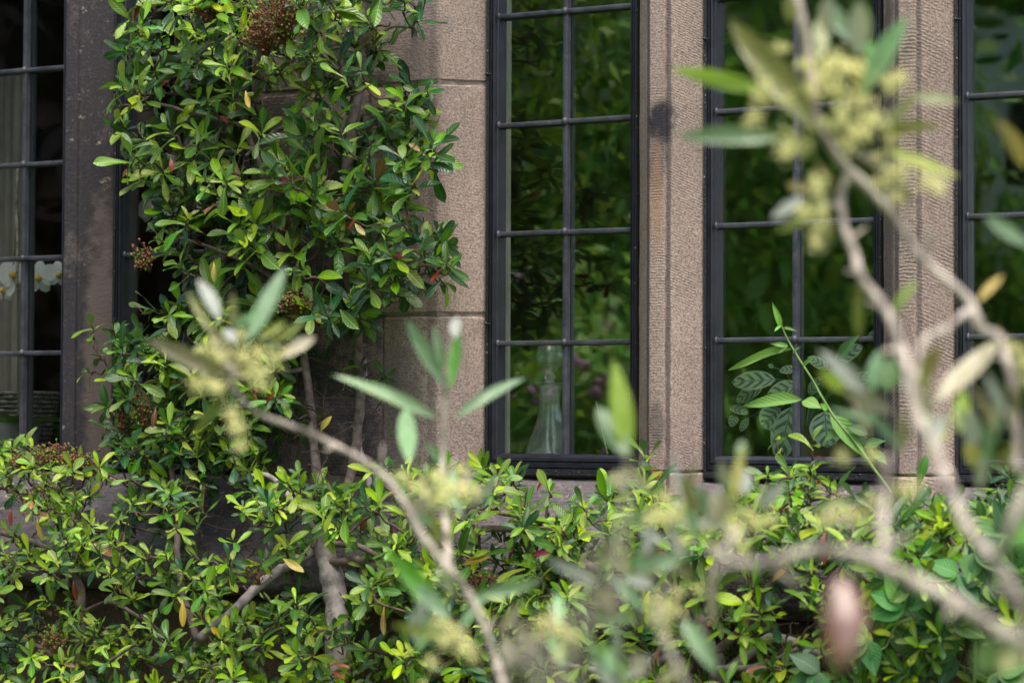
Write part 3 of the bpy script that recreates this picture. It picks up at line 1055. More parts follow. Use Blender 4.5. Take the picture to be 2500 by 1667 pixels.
def tones_at(px, py, y, deep):
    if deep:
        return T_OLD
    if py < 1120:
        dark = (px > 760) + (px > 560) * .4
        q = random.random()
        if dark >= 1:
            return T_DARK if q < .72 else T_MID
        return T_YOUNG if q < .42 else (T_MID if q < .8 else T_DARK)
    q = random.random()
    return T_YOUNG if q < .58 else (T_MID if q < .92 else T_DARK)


cnt = 0
while cnt < 370:
    x, y = random.uniform(240, 1120), random.uniform(-40, 1130)
    if not inside(UPPER, x, y) or (hole(x, y) and random.random() < .9):
        continue
    if 560 < x < 860 and 560 < y < 900 and random.random() < .25:
        continue
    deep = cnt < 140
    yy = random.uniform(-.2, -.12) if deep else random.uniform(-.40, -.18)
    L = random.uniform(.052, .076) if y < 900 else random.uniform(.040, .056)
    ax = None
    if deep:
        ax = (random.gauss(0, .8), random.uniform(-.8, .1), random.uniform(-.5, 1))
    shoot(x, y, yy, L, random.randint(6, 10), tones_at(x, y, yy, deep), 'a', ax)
    cnt += 1
cnt = 0
while cnt < 1230:
    x, y = random.uniform(-60, 2560), random.uniform(1050, 1760)
    if not inside(HEDGE, x, y) or (hole(x, y) and random.random() < .87):
        continue
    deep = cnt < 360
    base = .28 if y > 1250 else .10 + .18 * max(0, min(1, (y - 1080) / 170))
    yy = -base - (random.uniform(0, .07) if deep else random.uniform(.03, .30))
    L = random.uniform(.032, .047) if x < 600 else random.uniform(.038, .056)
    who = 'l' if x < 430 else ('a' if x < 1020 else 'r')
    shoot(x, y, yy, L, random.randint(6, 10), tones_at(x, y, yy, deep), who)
    cnt += 1
cnt = 0
LOWER = [(270, 790), (520, 730), (600, 760), (690, 900), (700, 1060), (640, 1130), (300, 1130), (255, 980)]
while cnt < 120:
    x, y = random.uniform(230, 720), random.uniform(730, 1140)
    if not inside(LOWER, x, y):
        continue
    deep = cnt < 45
    yy = random.uniform(-.24, -.14) if deep else random.uniform(-.38, -.2)
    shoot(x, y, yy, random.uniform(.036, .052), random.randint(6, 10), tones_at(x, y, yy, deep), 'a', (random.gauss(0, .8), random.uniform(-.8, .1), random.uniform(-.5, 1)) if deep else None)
    cnt += 1
# shoots that stand out in the photograph
for (x, y, yy, L, n, tn, who, ax) in (
        (225, 800, -.22, .045, 6, T_YOUNG, 'a', (-.1, -.3, 1)), (215, 905, -.24, .040, 5, T_YOUNG, 'a', (-1, -.4, .2)), (245, 870, -.24, .040, 5, T_MID, 'a', (-.6, -.3, .8)),
        (325, 75, -.25, .062, 7, T_MID, 'a', (-.6, -.3, .6)), (285, 255, -.26, .055, 7, T_YOUNG, 'a', (-.9, -.4, .2)), (310, 400, -.26, .052, 6, T_YOUNG, 'a', (-.9, -.4, .1)),
        (400, 590, -.28, .060, 8, T_YOUNG, 'a', (-.4, -.6, .4)), (370, 755, -.25, .052, 6, T_MID, 'a', (-1, -.3, .1)),
        (1060, 380, -.24, .056, 7, T_MID, 'a', (.9, -.3, .3)), (1040, 225, -.24, .055, 8, T_DARK, 'a', (.8, -.5, .1)), (1075, 590, -.22, .050, 7, T_DARK, 'a', (.6, -.4, -.3)),
        (1085, 690, -.22, .055, 6, T_DARK, 'a', (.7, -.3, -.5)), (1000, 700, -.24, .055, 6, T_DARK, 'a', (.1, -.4, -.9)), (870, 460, -.30, .072, 8, T_MID, 'a', (.1, -.7, .5)),
        (690, 440, -.32, .072, 8, T_YOUNG, 'a', (.0, -.7, .7)), (560, 170, -.33, .066, 9, T_YOUNG, 'a', (-.2, -.8, .5)), (480, 80, -.3, .06, 8, T_YOUNG, 'a', (-.3, -.7, .6)),
        (720, 620, -.32, .066, 8, T_YOUNG, 'a', (-.1, -.8, .4)), (880, 780, -.28, .056, 8, T_MID, 'a', (.3, -.7, .2)), (900, 690, -.28, .06, 8, T_DARK, 'a', (.3, -.8, .2)),
        (880, 900, -.16, .042, 7, T_OLD, 'a', (-.1, -.5, .5)), (940, 920, -.16, .042, 6, T_OLD, 'a', (.6, -.5, .2)), (780, 880, -.16, .040, 6, T_OLD, 'a', (-.2, -.6, .2)),
        (1250, 1175, -.25, .062, 8, T_MID, 'r', (0, -.5, 1)), (1170, 1190, -.28, .052, 7, T_DARK, 'r', (-.3, -.6, .7)), (1575, 1120, -.22, .062, 7, T_MID, 'r', (0, -.4, 1)),
        (1895, 1075, -.2, .040, 5, T_YOUNG, 'r', (-.5, -.4, .8)), (1985, 1085, -.22, .050, 4, T_YOUNG, 'r', (.1, -.4, 1)), (1930, 1160, -.26, .055, 7, T_MID, 'r', (0, -.6, .6)),
        (2440, 1200, -.24, .060, 9, T_MID, 'r', (0, -.5, 1)), (2250, 1240, -.26, .055, 8, T_DARK, 'r', (.1, -.6, .8)), (60, 1085, -.3, .055, 9, T_MID, 'l', (-.2, -.6, .8)),
        (1350, 1330, -.4, .066, 8, T_MID, 'r', (.1, -.6, .8)), (1165, 1330, -.4, .060, 6, T_MID, 'r', (0, -.5, .9)), (900, 1450, -.45, .060, 7, T_MID, 'a', (.1, -.8, .4)),
        (960, 1340, -.42, .055, 8, T_MID, 'a', (0, -.7, .7)), (1010, 1590, -.5, .055, 8, T_MID, 'a', (0, -.8, .6)), (760, 1600, -.5, .062, 9, T_MID, 'a', (0, -.8, .5)), (820, 1560, -.5, .062, 6, T_MID, 'a', (.1, -.4, .9)),
        (560, 1560, -.5, .052, 9, T_YOUNG, 'a', (0, -.8, .6))):
    shoot(x, y, yy, L, n, tn, who, ax)


# single leaves that catch the eye: base px, tip px, depth, width factor, tone
def one(x0, y0, x1, y1, yy, tone, who, wf=1.0, v=0):
    a, b = pt(x0, y0, yy), pt(x1, y1, yy - .012)
    d = b - a
    LV[who].append((basis(a, d, Vector((.3, -1, .5)) + rv(.35), d.length * .95, d.length * wf * .6), v, tone))


for q in ((445, 1462, 448, 1532, -.55, 5, 'a', 1.3, 3), (938, 1480, 932, 1552, -.55, 5, 'a', 1.0, 3), (690, 1362, 738, 1392, -.5, 5, 'a', 1.4, 3), (866, 545, 888, 572, -.42, 5, 'a', 1.5, 3),
          (600, 222, 606, 262, -.42, 5, 'a', 1.3, 3), (522, 640, 522, 690, -.42, 5, 'a', 1.2, 3), (885, 1205, 850, 1252, -.45, 5, 'a', 1.0, 0), (905, 1195, 928, 1220, -.45, 5, 'a', 1.4, 3),
          (782, 1055, 800, 1015, -.42, 5, 'a', 1.5, 4), (868, 535, 845, 560, -.42, 6, 'a', 1.5, 4), (800, 1628, 842, 1606, -.6, 6, 'a', 1.1, 6), (806, 1637, 838, 1645, -.6, 6, 'a', 1.0, 4),
          (1310, 1205, 1322, 1160, -.33, 6, 'r', .9, 6), (1295, 1360, 1335, 1338, -.48, 6, 'r', 1.2, 4), (1175, 1255, 1215, 1248, -.4, 6, 'r', 1.4, 4), (180, 1415, 182, 1465, -.5, 6, 'l', 1.4, 4),
          (24, 1240, 26, 1280, -.45, 6, 'l', 1.3, 4), (415, 385, 422, 415, -.4, 6, 'a', 1.5, 4), (420, 800, 380, 812, -.35, 7, 'a', 1.3, 4), (270, 922, 232, 930, -.3, 7, 'a', 1.2, 6),
          (380, 995, 372, 1045, -.4, 7, 'a', 1.4, 4), (310, 410, 300, 432, -.35, 7, 'a', 1.4, 4), (560, 1005, 548, 1040, -.4, 7, 'a', 1.2, 4), (650, 990, 662, 955, -.42, 6, 'a', 1.2, 4),
          (895, 1255, 880, 1300, -.42, 6, 'a', 1.2, 4), (1020, 1360, 1060, 1372, -.45, 5, 'a', 1.2, 3), (1075, 1320, 1105, 1345, -.5, 5, 'r', 1.4, 3), (1885, 1420, 1920, 1380, -.5, 5, 'r', 1.3, 3),
          (1800, 1600, 1830, 1570, -.5, 5, 'r', 1.2, 3), (2055, 1370, 2056, 1420, -.5, 0, 'r', 1.5, 3), (160, 1240, 120, 1190, -.45, 0, 'l', 1.2, 3), (90, 1260, 100, 1320, -.45, 5, 'l', 1.0, 3)):
    one(*q)

nodesA = []
bp_ = MAT['bark_pale']
bk = MAT['bark']
g0 = pt(800, 1600, -.34)
nodesA += branch(shrub, [(g0.x, -.33, 0), (g0.x + .01, -.33, .4), pt(825, 1600, -.34), pt(815, 1440, -.33), pt(795, 1360, -.32), pt(780, 1290, -.30)], .030, .019, bp_, 'trunk', n=12)
nodesA += branch(shrub, [pt(780, 1290, -.30), pt(775, 1190, -.27), pt(768, 1090, -.24), pt(762, 1000, -.22), pt(750, 930, -.2), pt(735, 840, -.2), pt(700, 720, -.2), pt(672, 560, -.2), pt(640, 430, -.2), pt(600, 310, -.2), pt(570, 200, -.2), pt(560, 60, -.2)], .0105, .0055, bk)
nodesA += branch(shrub, [pt(800, 1330, -.31), pt(850, 1180, -.22), pt(872, 1060, -.16), pt(880, 960, -.15), pt(872, 800, -.16), pt(850, 640, -.18), pt(845, 480, -.2), pt(852, 360, -.22), pt(872, 220, -.22), pt(890, 110, -.22), pt(905, -40, -.22)], .0095, .0135, bk)
nodesA += branch(shrub, [pt(785, 1330, -.31), pt(700, 1380, -.36), pt(620, 1440, -.42), pt(570, 1490, -.45), pt(480, 1560, -.45)], .012, .008, bp_)
nodesA += branch(shrub, [pt(790, 1300, -.31), pt(740, 1260, -.34), pt(690, 1190, -.36), pt(640, 1160, -.36), pt(560, 1180, -.36)], .008, .004, bp_)
nodesA += branch(shrub, [pt(800, 1330, -.32), pt(860, 1330, -.36), pt(940, 1360, -.4), pt(1030, 1370, -.42)], .0065, .004, bk)
nodesA += branch(shrub, [pt(800, 1370, -.33), pt(880, 1370, -.34), pt(950, 1395, -.34), pt(1030, 1420, -.36)], .010, .006, bk)
nodesA += branch(shrub, [pt(855, 330, -.22), pt(780, 300, -.24), pt(700, 310, -.26), pt(640, 345, -.27), pt(600, 380, -.28)], .006, .003, bk)
nodesA += branch(shrub, [pt(880, 150, -.22), pt(940, 75, -.24), pt(1000, 68, -.24), pt(1020, 75, -.25)], .0035, .0022, bk)
nodesA += branch(shrub, [pt(872, 220, -.22), pt(760, 110, -.26), pt(690, 106, -.28), pt(620, 110, -.28)], .004, .0025, bk)
nodesA += branch(shrub, [pt(852, 360, -.22), pt(930, 290, -.24), pt(1000, 250, -.25)], .004, .0025, bk)
nodesA += branch(shrub, [pt(846, 500, -.2), pt(940, 470, -.23), pt(1020, 420, -.24)], .004, .0025, bk)
nodesA += branch(shrub, [pt(870, 780, -.17), pt(900, 720, -.2), pt(970, 690, -.22), pt(1020, 670, -.22)], .004, .0025, bk)
nodesA += branch(shrub, [pt(690, 690, -.2), pt(560, 620, -.25), pt(440, 580, -.26)], .005, .003, bk)
nodesA += branch(shrub, [pt(600, 310, -.2), pt(480, 280, -.24), pt(380, 250, -.25)], .0045, .003, bk)
nodesA += branch(shrub, [pt(745, 900, -.2), pt(600, 920, -.26), pt(450, 900, -.28), pt(340, 870, -.27)], .005, .003, bk)
nodesA += branch(shrub, [pt(430, 1280, -.36), pt(425, 1200, -.34), pt(400, 1080, -.3), pt(350, 960, -.28), pt(290, 900, -.26)], .007, .003, MAT['twig'])
nodesA += branch(shrub, [pt(880, 1300, -.18), pt(900, 1180, -.15), pt(878, 1080, -.135), pt(885, 980, -.13), pt(890, 880, -.13)], .0075, .005, bp_)
nodesA += branch(shrub, [pt(480, 1560, -.45), pt(440, 1420, -.42), pt(430, 1280, -.36)], .008, .006, bk)
grow_twigs(shrub, BS['a'], nodesA, MAT['twig'])
# bare dead twigs in the open places
mb = MB()
for k in range(190):
    x, y = random.choice(((540, 1290), (500, 1260), (840, 1010), (900, 1500), (440, 850), (700, 1560), (820, 1090), (560, 1330), (640, 560), (480, 420), (800, 560)))
    a = pt(x + random.gauss(0, 55), y + random.gauss(0, 34), random.uniform(-.34, -.22))
    d = Vector((random.gauss(0, 1), random.gauss(-.2, .4), random.gauss(.2, .7))).normalized() * random.uniform(.02, .07)
    b = a + d * .5 + rv(.004)
    mb.tube([a, b, a + d], [.0014, .0011, .0007], 4, cap=False)
    for s in range(2):
        e = b + rv(.014)
        mb.tube([b, e], [.0009, .0005], 3, cap=False)
tag(add('dead_twigs', mb.me('dead twigs', MAT['twig'], sharp=None), shrub), kind='stuff')

nodesL = branch(low_l, [(low_l.location.x, -.42, 0), (low_l.location.x, -.42, .5), pt(190, 1640, -.34), pt(200, 1500, -.32), pt(190, 1420, -.31), pt(130, 1345, -.31), pt(40, 1310, -.32), pt(-60, 1280, -.33)], .015, .004, bk, 'trunk')
nodesL += branch(low_l, [pt(200, 1500, -.32), pt(260, 1470, -.34), pt(330, 1500, -.36), pt(420, 1560, -.36)], .0055, .003, bk)
nodesL += branch(low_l, [pt(190, 1420, -.31), pt(200, 1340, -.30), pt(190, 1260, -.29), pt(110, 1160, -.26)], .0045, .0025, bk)
nodesL += branch(low_l, [pt(190, 1640, -.34), pt(80, 1570, -.36), pt(-20, 1550, -.38)], .0055, .003, bk)
grow_twigs(low_l, BS['l'], nodesL, MAT['twig'])
nodesR = branch(low_r, [(low_r.location.x, -.42, 0), (low_r.location.x, -.42, .5), pt(1750, 1690, -.42), pt(1740, 1600, -.42), pt(1690, 1480, -.40), pt(1600, 1420, -.38), pt(1440, 1385, -.38), pt(1300, 1300, -.36), pt(1180, 1290, -.35)], .018, .006, bk, 'trunk')
nodesR += branch(low_r, [pt(1740, 1600, -.42), pt(1830, 1520, -.42), pt(1870, 1440, -.42), pt(1930, 1360, -.40), pt(2040, 1320, -.36)], .008, .004, bk)
nodesR += branch(low_r, [pt(1750, 1660, -.42), pt(1880, 1560, -.40), pt(1990, 1590, -.40), pt(2120, 1620, -.42), pt(2300, 1560, -.42), pt(2480, 1420, -.4)], .010, .005, bp_)
nodesR += branch(low_r, [pt(1690, 1480, -.4), pt(1630, 1600, -.45), pt(1500, 1640, -.48), pt(1300, 1600, -.48), pt(1120, 1560, -.48)], .008, .004, bp_)
nodesR += branch(low_r, [pt(1600, 1420, -.38), pt(1580, 1300, -.32), pt(1570, 1200, -.25)], .005, .003, bk)
nodesR += branch(low_r, [pt(1180, 1240, -.34), pt(1250, 1255, -.36), pt(1340, 1275, -.36)], .0055, .004, bp_)
nodesR += branch(low_r, [pt(1750, 1630, -.44), pt(1850, 1625, -.46), pt(1950, 1580, -.46)], .006, .003, bp_)
grow_twigs(low_r, BS['r'], nodesR, MAT['twig'])
mb = MB()
for k in range(170):
    x, y = random.choice(((1480, 1470), (1950, 1540), (2370, 1610), (1780, 1590), (1660, 1560), (1850, 1500), (1300, 1500), (2050, 1450)))
    a = pt(x + random.gauss(0, 60), y + random.gauss(0, 40), random.uniform(-.4, -.26))
    d = Vector((random.gauss(0, 1), random.gauss(-.2, .4), random.gauss(.2, .7))).normalized() * random.uniform(.02, .08)
    mb.tube([a, a + d * .5 + rv(.004), a + d], [.0015, .0012, .0007], 4, cap=False)
tag(add('dead_twigs', mb.me('dead twigs', MAT['twig'], sharp=None), low_r), kind='stuff')
for r_, k in ((shrub, 'a'), (low_l, 'l'), (low_r, 'r')):
    plant_leaves(r_, LV[k], OBO, LM, 300)
for (x, y, yy, rx, rz, n, who) in ((690, 40, -.36, .075, .05, 260, shrub), (640, 80, -.35, .05, .04, 110, shrub), (352, 628, -.34, .028, .026, 90, shrub), (718, 735, -.34, .045, .022, 120, shrub), (300, 1020, -.30, .03, .03, 36, shrub),
                                   (350, 1000, -.36, .03, .04, 40, shrub), (130, 1105, -.36, .055, .022, 110, low_l), (190, 1125, -.38, .05, .022, 110, low_l), (60, 1125, -.38, .04, .02, 60, low_l), (1165, 1412, -.45, .04, .015, 50, low_r),
                                   (1920, 1250, -.4, .022, .02, 45, low_r), (500, 25, -.36, .03, .02, 50, shrub), (130, 1560, -.5, .05, .03, 50, low_l), (620, 1400, -.48, .03, .02, 30, shrub), (90, 1210, -.42, .05, .03, 50, low_l)):
    seed_head(who, pt(x, y, yy), rx * .85, rz * .85, int(n * .8), random.uniform(.1, .35))

# ------------------------------------------------------------------ climber: one tall shoot, broad pointed leaves at lower right
climb = thing('climbing_plant', 'climber with pointed leaves, one thin shoot rising before the second window from right', 'climber', (pt(2280, 1700, -.5).x, -.52, 0))
cm = [leaf_mat('climber leaf', (0.060, 0.165, 0.030), (0.13, 0.24, 0.09), rough=.5), leaf_mat('young climber leaf', (0.13, 0.29, 0.045), (0.18, 0.30, 0.10), rough=.5), leaf_mat('deep climber leaf', (0.032, 0.105, 0.026), (0.10, 0.18, 0.08), rough=.5)]
cst = simple('green climber stem', (0.12, 0.20, 0.05), .6, .3, .2, 40)
branch(climb, [(climb.location.x, -.52, 0), pt(2380, 1640, -.52), pt(2322, 1410, -.46), pt(2250, 1290, -.42), pt(2160, 1180, -.38), pt(2100, 1095, -.36), pt(2032, 1010, -.35), pt(1985, 930, -.34), pt(1945, 868, -.33), pt(1922, 830, -.33), pt(1905, 785, -.33)], .0032, .0014, cst, 'stem', .03)
CL = []


def cleaf(x0, y0, x1, y1, wpx, mi, yy=-.35, v=None):
    a, b = pt(x0, y0, yy), pt(x1, y1, yy - .015)
    d = b - a
    W = wpx / FPX * 4.4
    CL.append((basis(a, d, Vector((.2, -1, .6)) + rv(.15), d.length, W / .48, d.length), random.randrange(3) if v is None else v, mi))


for q in ((1930, 852, 1776, 900, 22, 1), (1957, 975, 1812, 988, 34, 1), (1960, 978, 2002, 985, 32, 1), (2020, 1000, 2005, 985, 18, 1), (2045, 880, 2100, 812, 28, 0), (2028, 1012, 2120, 1118, 42, 0), (2110, 1090, 2152, 1068, 26, 0),
          (1906, 800, 1888, 738, 15, 1), (1912, 800, 1945, 808, 9, 1), (1908, 795, 1890, 806, 9, 1), (1922, 840, 1900, 860, 12, 1), (1936, 862, 1955, 845, 9, 1), (1925, 845, 1880, 838, 12, 1), (2100, 1225, 1952, 1243, 26, 2), (2262, 1110, 2238, 1195, 22, 0),
          (2118, 1060, 2065, 1035, 26, 0), (2130, 1100, 2165, 1130, 24, 0), (2060, 1045, 2010, 1075, 22, 0), (1960, 895, 1990, 868, 12, 1)):
    cleaf(*q)
cn = []
for (x, y, dx, dy) in ((2210, 1480, -.4, -1), (2280, 1520, -.5, -.6), (2330, 1600, -1, .1), (2150, 1600, -1, .2), (2120, 1560, -.9, .6), (2230, 1620, .2, .8), (2440, 1640, .9, .5), (2380, 1350, .5, .3), (2420, 1420, .7, .6),
                       (2340, 1400, -.4, .5), (2470, 1380, .5, -.6), (2200, 1400, -.6, -.3), (2330, 1520, .6, -.7), (2070, 1640, -.8, .6), (2480, 1560, .2, .9), (2180, 1540, -.6, .6), (2000, 1640, -.5, .5), (2380, 1500, .9, .3), (2280, 1440, .2, -1), (2460, 1300, .2, -1)):
    yy = random.uniform(-.62, -.48)
    nd = pt(x, y, yy)
    cn += [nd, pt(x + 20, y + 25, yy + .02)]
    for k in range(5):
        ang = math.atan2(dy, dx) + (k - 2) * .62 + random.gauss(0, .15)
        ln = random.uniform(62, 105)
        cleaf(x, y, x + ln * math.cos(ang), y + ln * math.sin(ang), random.uniform(34, 52), random.choice((0, 0, 2, 2, 1)), yy)
grow_twigs(climb, cn, [pt(2380, 1640, -.52), pt(2350, 1500, -.49), pt(2322, 1410, -.46), pt(2250, 1290, -.42)], cst, 'stems', .0016)
plant_leaves(climb, CL, PTS, cm, 300)

# ------------------------------------------------------------------ olive in front, out of focus
OD = 1.06


def pto(px, py, d):
    return ptd(px, py, d * OD)


od = pto(2420, 1900, 1.55)
olive = thing('olive_tree', 'young olive in pale yellow blossom, its pale branches blurred close in front', 'olive tree', (od.x, od.y, 0))


def spurs(mb, c, rr):
    for i in range(3, len(c) - 2, 7):
        d = (c[i + 1] - c[i]).normalized()
        e = (d * random.uniform(.2, .9) + rv(.6)).normalized() * random.uniform(.008, .03)
        mb.tube([c[i], c[i] + e * .6 + rv(.001), c[i] + e], [rr[i] * .5, rr[i] * .38, rr[i] * .2], 5)


def obr(pts, w0, w1, name='branch', k=6):
    P = [pto(*q) for q in pts]
    r0, r1 = w0 / FPX * pts[0][2] * OD / 2 * .84, w1 / FPX * pts[-1][2] * OD / 2 * .84
    c = catmull(P, k)
    rr = [(r0 + (r1 - r0) * i / (len(c) - 1)) * (1 + .2 * noise.noise(p * 60) + (.16 if i % 7 == 3 else 0)) for i, p in enumerate(c)]
    c = [p + noise.noise_vector(p * 30) * min(.0035, r0 * .6) for p in c]
    mb = MB().tube(c, rr, 8)
    spurs(mb, c, rr)
    add(name, mb.me(name, MAT['olive_bark'], sharp=None), olive)


base = olive.location.copy()
stump = Vector((base.x, base.y, .62))
add('trunk', MB().tube(catmull([(base.x, base.y, -.02), (base.x + .02, base.y, .3), stump, pto(2520, 1800, 1.5)]), .016, 10).me('trunk', MAT['olive_bark'], sharp=None), olive)
sw = CAM + (stump - CAM)


def obr_from(pts, w0, w1):
    P = [stump] + [pto(*q) for q in pts]
    d1 = pts[-1][2]
    c = catmull(P, 6)
    r0, r1 = w0 / FPX * pts[0][2] * OD / 2 * .84, w1 / FPX * d1 * OD / 2 * .84
    c = [p + noise.noise_vector(p * 30) * min(.0035, r0 * .6) for p in c]
    rr = [(r0 + (r1 - r0) * i / (len(c) - 1)) * (1 + .2 * noise.noise(c[i] * 60) + (.16 if i % 7 == 3 else 0)) for i in range(len(c))]
    mb = MB().tube(c, rr, 8)
    spurs(mb, c, rr)
    add('branch', mb.me('branch', MAT['olive_bark'], sharp=None), olive)


obr_from([(1420, 1900, 1.9), (1245, 1690, 2.05), (1213, 1617, 2.1), (1183, 1542, 2.1), (1153, 1468, 2.1), (1114, 1408, 2.1), (1040, 1319, 2.12), (971, 1200, 2.15), (910, 1137, 2.18), (804, 1078, 2.2), (721, 1045, 2.2), (622, 1001, 2.2), (572, 942, 2.2), (560, 900, 2.2)], 30, 15)
obr([(1100, 1390, 2.15), (1085, 1250, 2.3), (1080, 1139, 2.4), (1086, 1027, 2.4), (1089, 963, 2.4), (1092, 900, 2.4)], 22, 9)
obr_from([(2520, 1800, 1.5), (2530, 1620, 1.5), (2500, 1500, 1.5), (2478, 1459, 1.5), (2428, 1369, 1.52), (2377, 1308, 1.55), (2337, 1224, 1.58), (2281, 1084, 1.65), (2238, 1018, 1.7), (2225, 952, 1.72), (2202, 852, 1.76), (2175, 779, 1.8), (2119, 696, 1.84), (2086, 620, 1.87), (2062, 545, 1.9), (2052, 490, 1.92), (2062, 445, 1.92), (2073, 425, 1.92)], 46, 22)
obr([(2484, 1150, 1.8), (2477, 985, 1.82), (2444, 835, 1.85), (2397, 802, 1.86), (2364, 729, 1.88), (2261, 640, 1.9), (2211, 571, 1.92), (2130, 469, 1.92), (2073, 412, 1.92), (2032, 360, 1.92), (1995, 300, 1.92), (1980, 204, 1.92), (1967, 102, 1.92), (1940, -30, 1.92)], 26, 30)
obr([(2225, 960, 1.72), (2252, 839, 1.78), (2300, 805, 1.82), (2364, 759, 1.86)], 16, 22)
obr_from([(2560, 1640, 1.42), (2500, 1565, 1.42), (2438, 1537, 1.42), (2337, 1476, 1.42), (2236, 1426, 1.43), (2155, 1375, 1.45), (2034, 1342, 1.48), (1960, 1352, 1.5), (1847, 1379, 1.52), (1772, 1367, 1.55), (1778, 1334, 1.56), (1810, 1285, 1.58)], 60, 20)
obr([(2149, 1375, 1.46), (2155, 1291, 1.5), (2162, 1241, 1.52), (2165, 1120, 1.55)], 34, 16)
obr([(2428, 1369, 1.52), (2465, 1291, 1.5), (2505, 1180, 1.5), (2530, 1040, 1.5)], 36, 24)
obr([(1772, 1367, 1.55), (1740, 1420, 1.55), (1735, 1500, 1.6)], 16, 10)
obr_from([(1385, 1900, .95), (1395, 1700, .9), (1425, 1480, .9), (1475, 1330, .9), (1500, 1270, .9)], 34, 12)
obr([(1690, 1700, 1.6), (1620, 1560, 1.6), (1610, 1460, 1.6), (1640, 1420, 1.6)], 20, 10)
obr([(1260, 1720, 1.9), (1240, 1640, 1.9), (1330, 1560, 1.85), (1350, 1480, 1.85)], 16, 9)
obr([(1500, 1480, 1.2), (1520, 1300, 1.25), (1535, 1150, 1.3), (1528, 1090, 1.3)], 12, 6)


def olf(x0, y0, x1, y1, wpx, tone, d, v=None, dd=None):
    dd = random.uniform(-.035, .035) if dd is None else dd
    a, b = pto(x0, y0, d), pto(x1, y1, d + dd)
    dr = b - a
    L = dr.length
    W = wpx / FPX * d * OD
    n = (CAM - a).normalized() + Vector((0, 0, .35)) + rv(.12)
    v = random.randrange(4) if v is None else v
    add('leaf', leaf_me(LAN, v, OM[tone], 'olive leaf'), olive, basis(a, dr, n, L, W * 1.05, L * .55))


def zz_(ox, oy, s, L, d):
    for (x0, y0, x1, y1, wz, tone) in L:
        olf(ox + x0 / s, oy + y0 / s, ox + x1 / s, oy + y1 / s, wz / s, tone, d + random.uniform(-.06, .06))


zz_(340, 620, 3.015, ((600, 900, 60, 610, 120, 'dull'), (760, 930, 500, 500, 120, 'dull'), (590, 490, 430, 140, 110, 'silver'), (790, 650, 1085, 80, 125, 'mint'), (690, 560, 690, 250, 60, 'cream'), (690, 540, 860, 420, 60, 'mint'),
                      (710, 660, 630, 520, 85, 'silver'), (870, 640, 1095, 475, 52, 'olive'), (960, 670, 1230, 485, 55, 'olive'), (1040, 770, 1310, 580, 85, 'cream'), (540, 600, 350, 250, 62, 'olive'), (640, 1050, 370, 1370, 62, 'olive'),
                      (560, 300, 600, 80, 60, 'green'), (640, 900, 400, 720, 80, 'dull'), (740, 900, 1000, 830, 60, 'olive')), 2.18)
zz_(780, 740, 3.136, ((890, 880, 95, 510, 115, 'mint'), (1030, 885, 1630, 480, 95, 'mint'), (960, 640, 645, 130, 95, 'mint'), (945, 520, 885, 150, 62, 'mint'), (1000, 660, 1060, 200, 90, 'green'), (1040, 270, 1045, 50, 90, 'silver'), (660, 790, 685, 1250, 135, 'mint'),
                      (930, 1230, 825, 1050, 62, 'mint'), (900, 1568, 770, 1290, 95, 'dull'), (1000, 1480, 1190, 1260, 80, 'cream'), (940, 1500, 1000, 1260, 60, 'olive')), 2.4)
zz_(900, 1200, 3.358, ((650, 1040, 165, 510, 150, 'green'), (660, 1050, 380, 760, 120, 'mint'), (700, 880, 585, 590, 80, 'silver'), (870, 870, 1440, 715, 105, 'mint'), (1560, 1100, 1550, 820, 95, 'mint'), (1190, 1420, 1090, 1160, 120, 'dull'), (1390, 1330, 1190, 1050, 95, 'dull'),
                       (620, 1190, 170, 1090, 66, 'olive'), (1070, 1160, 1250, 890, 80, 'dull'), (520, 150, 590, 520, 80, 'olive'), (330, 40, 520, 200, 90, 'dull')), 2.05)
zz_(1640, 0, 2.45, ((870, 790, 335, 90, 175, 'olive'), (580, 550, -10, 425, 85, 'lime'), (650, 835, 15, 805, 95, 'mint'), (1120, 340, 1100, -20, 130, 'silver'), (880, 360, 905, 60, 100, 'olive'), (930, 200, 915, -30, 110, 'silver'), (1150, 560, 1395, 80, 115, 'mint'), (1060, 250, 950, 0, 90, 'mint'),
                    (1230, 790, 1480, 560, 80, 'olive'), (1440, 580, 1715, 605, 80, 'olive'), (1230, 800, 1610, 735, 62, 'olive'), (1270, 890, 1710, 1070, 85, 'olive'), (1050, 900, 1370, 1010, 85, 'dull'), (890, 1230, 610, 1400, 66, 'olive'), (790, 1180, 590, 1320, 66, 'silver'), (830, 1150, 680, 1095, 60, 'ochre'),
                    (1180, 380, 1190, 200, 60, 'green'), (960, 1100, 860, 950, 40, 'ochre'), (1330, 1080, 1450, 1240, 60, 'dull'), (720, 140, 700, -40, 70, 'olive'), (860, 780, 640, 420, 140, 'dull')), 1.92)
zz_(1900, 620, 3.015, ((1150, 1090, 1660, 630, 170, 'cream'), (1015, 970, 1195, 680, 135, 'ochre'), (650, 1020, 320, 710, 125, 'silver'), (800, 1010, 840, 750, 135, 'green'), (700, 1010, 735, 670, 120, 'mint'), (840, 1160, 450, 1000, 150, 'dull'), (590, 620, 590, 190, 75, 'olive'), (840, 430, 1030, 160, 75, 'lime'),
                       (1470, 350, 1660, 140, 62, 'ochre'), (1340, 1310, 1360, 1000, 125, 'lime'), (1440, 1420, 1420, 1130, 125, 'silver'), (1440, 1568, 1410, 1330, 110, 'ochre'), (1020, 1230, 990, 930, 70, 'lime'), (1100, 1480, 1250, 1200, 90, 'lime'), (900, 1480, 880, 1280, 80, 'silver'), (500, 1000, 330, 860, 110, 'lime'),
                       (700, 1250, 560, 1050, 130, 'dull'), (1560, 1300, 1620, 1050, 100, 'olive')), 1.95)
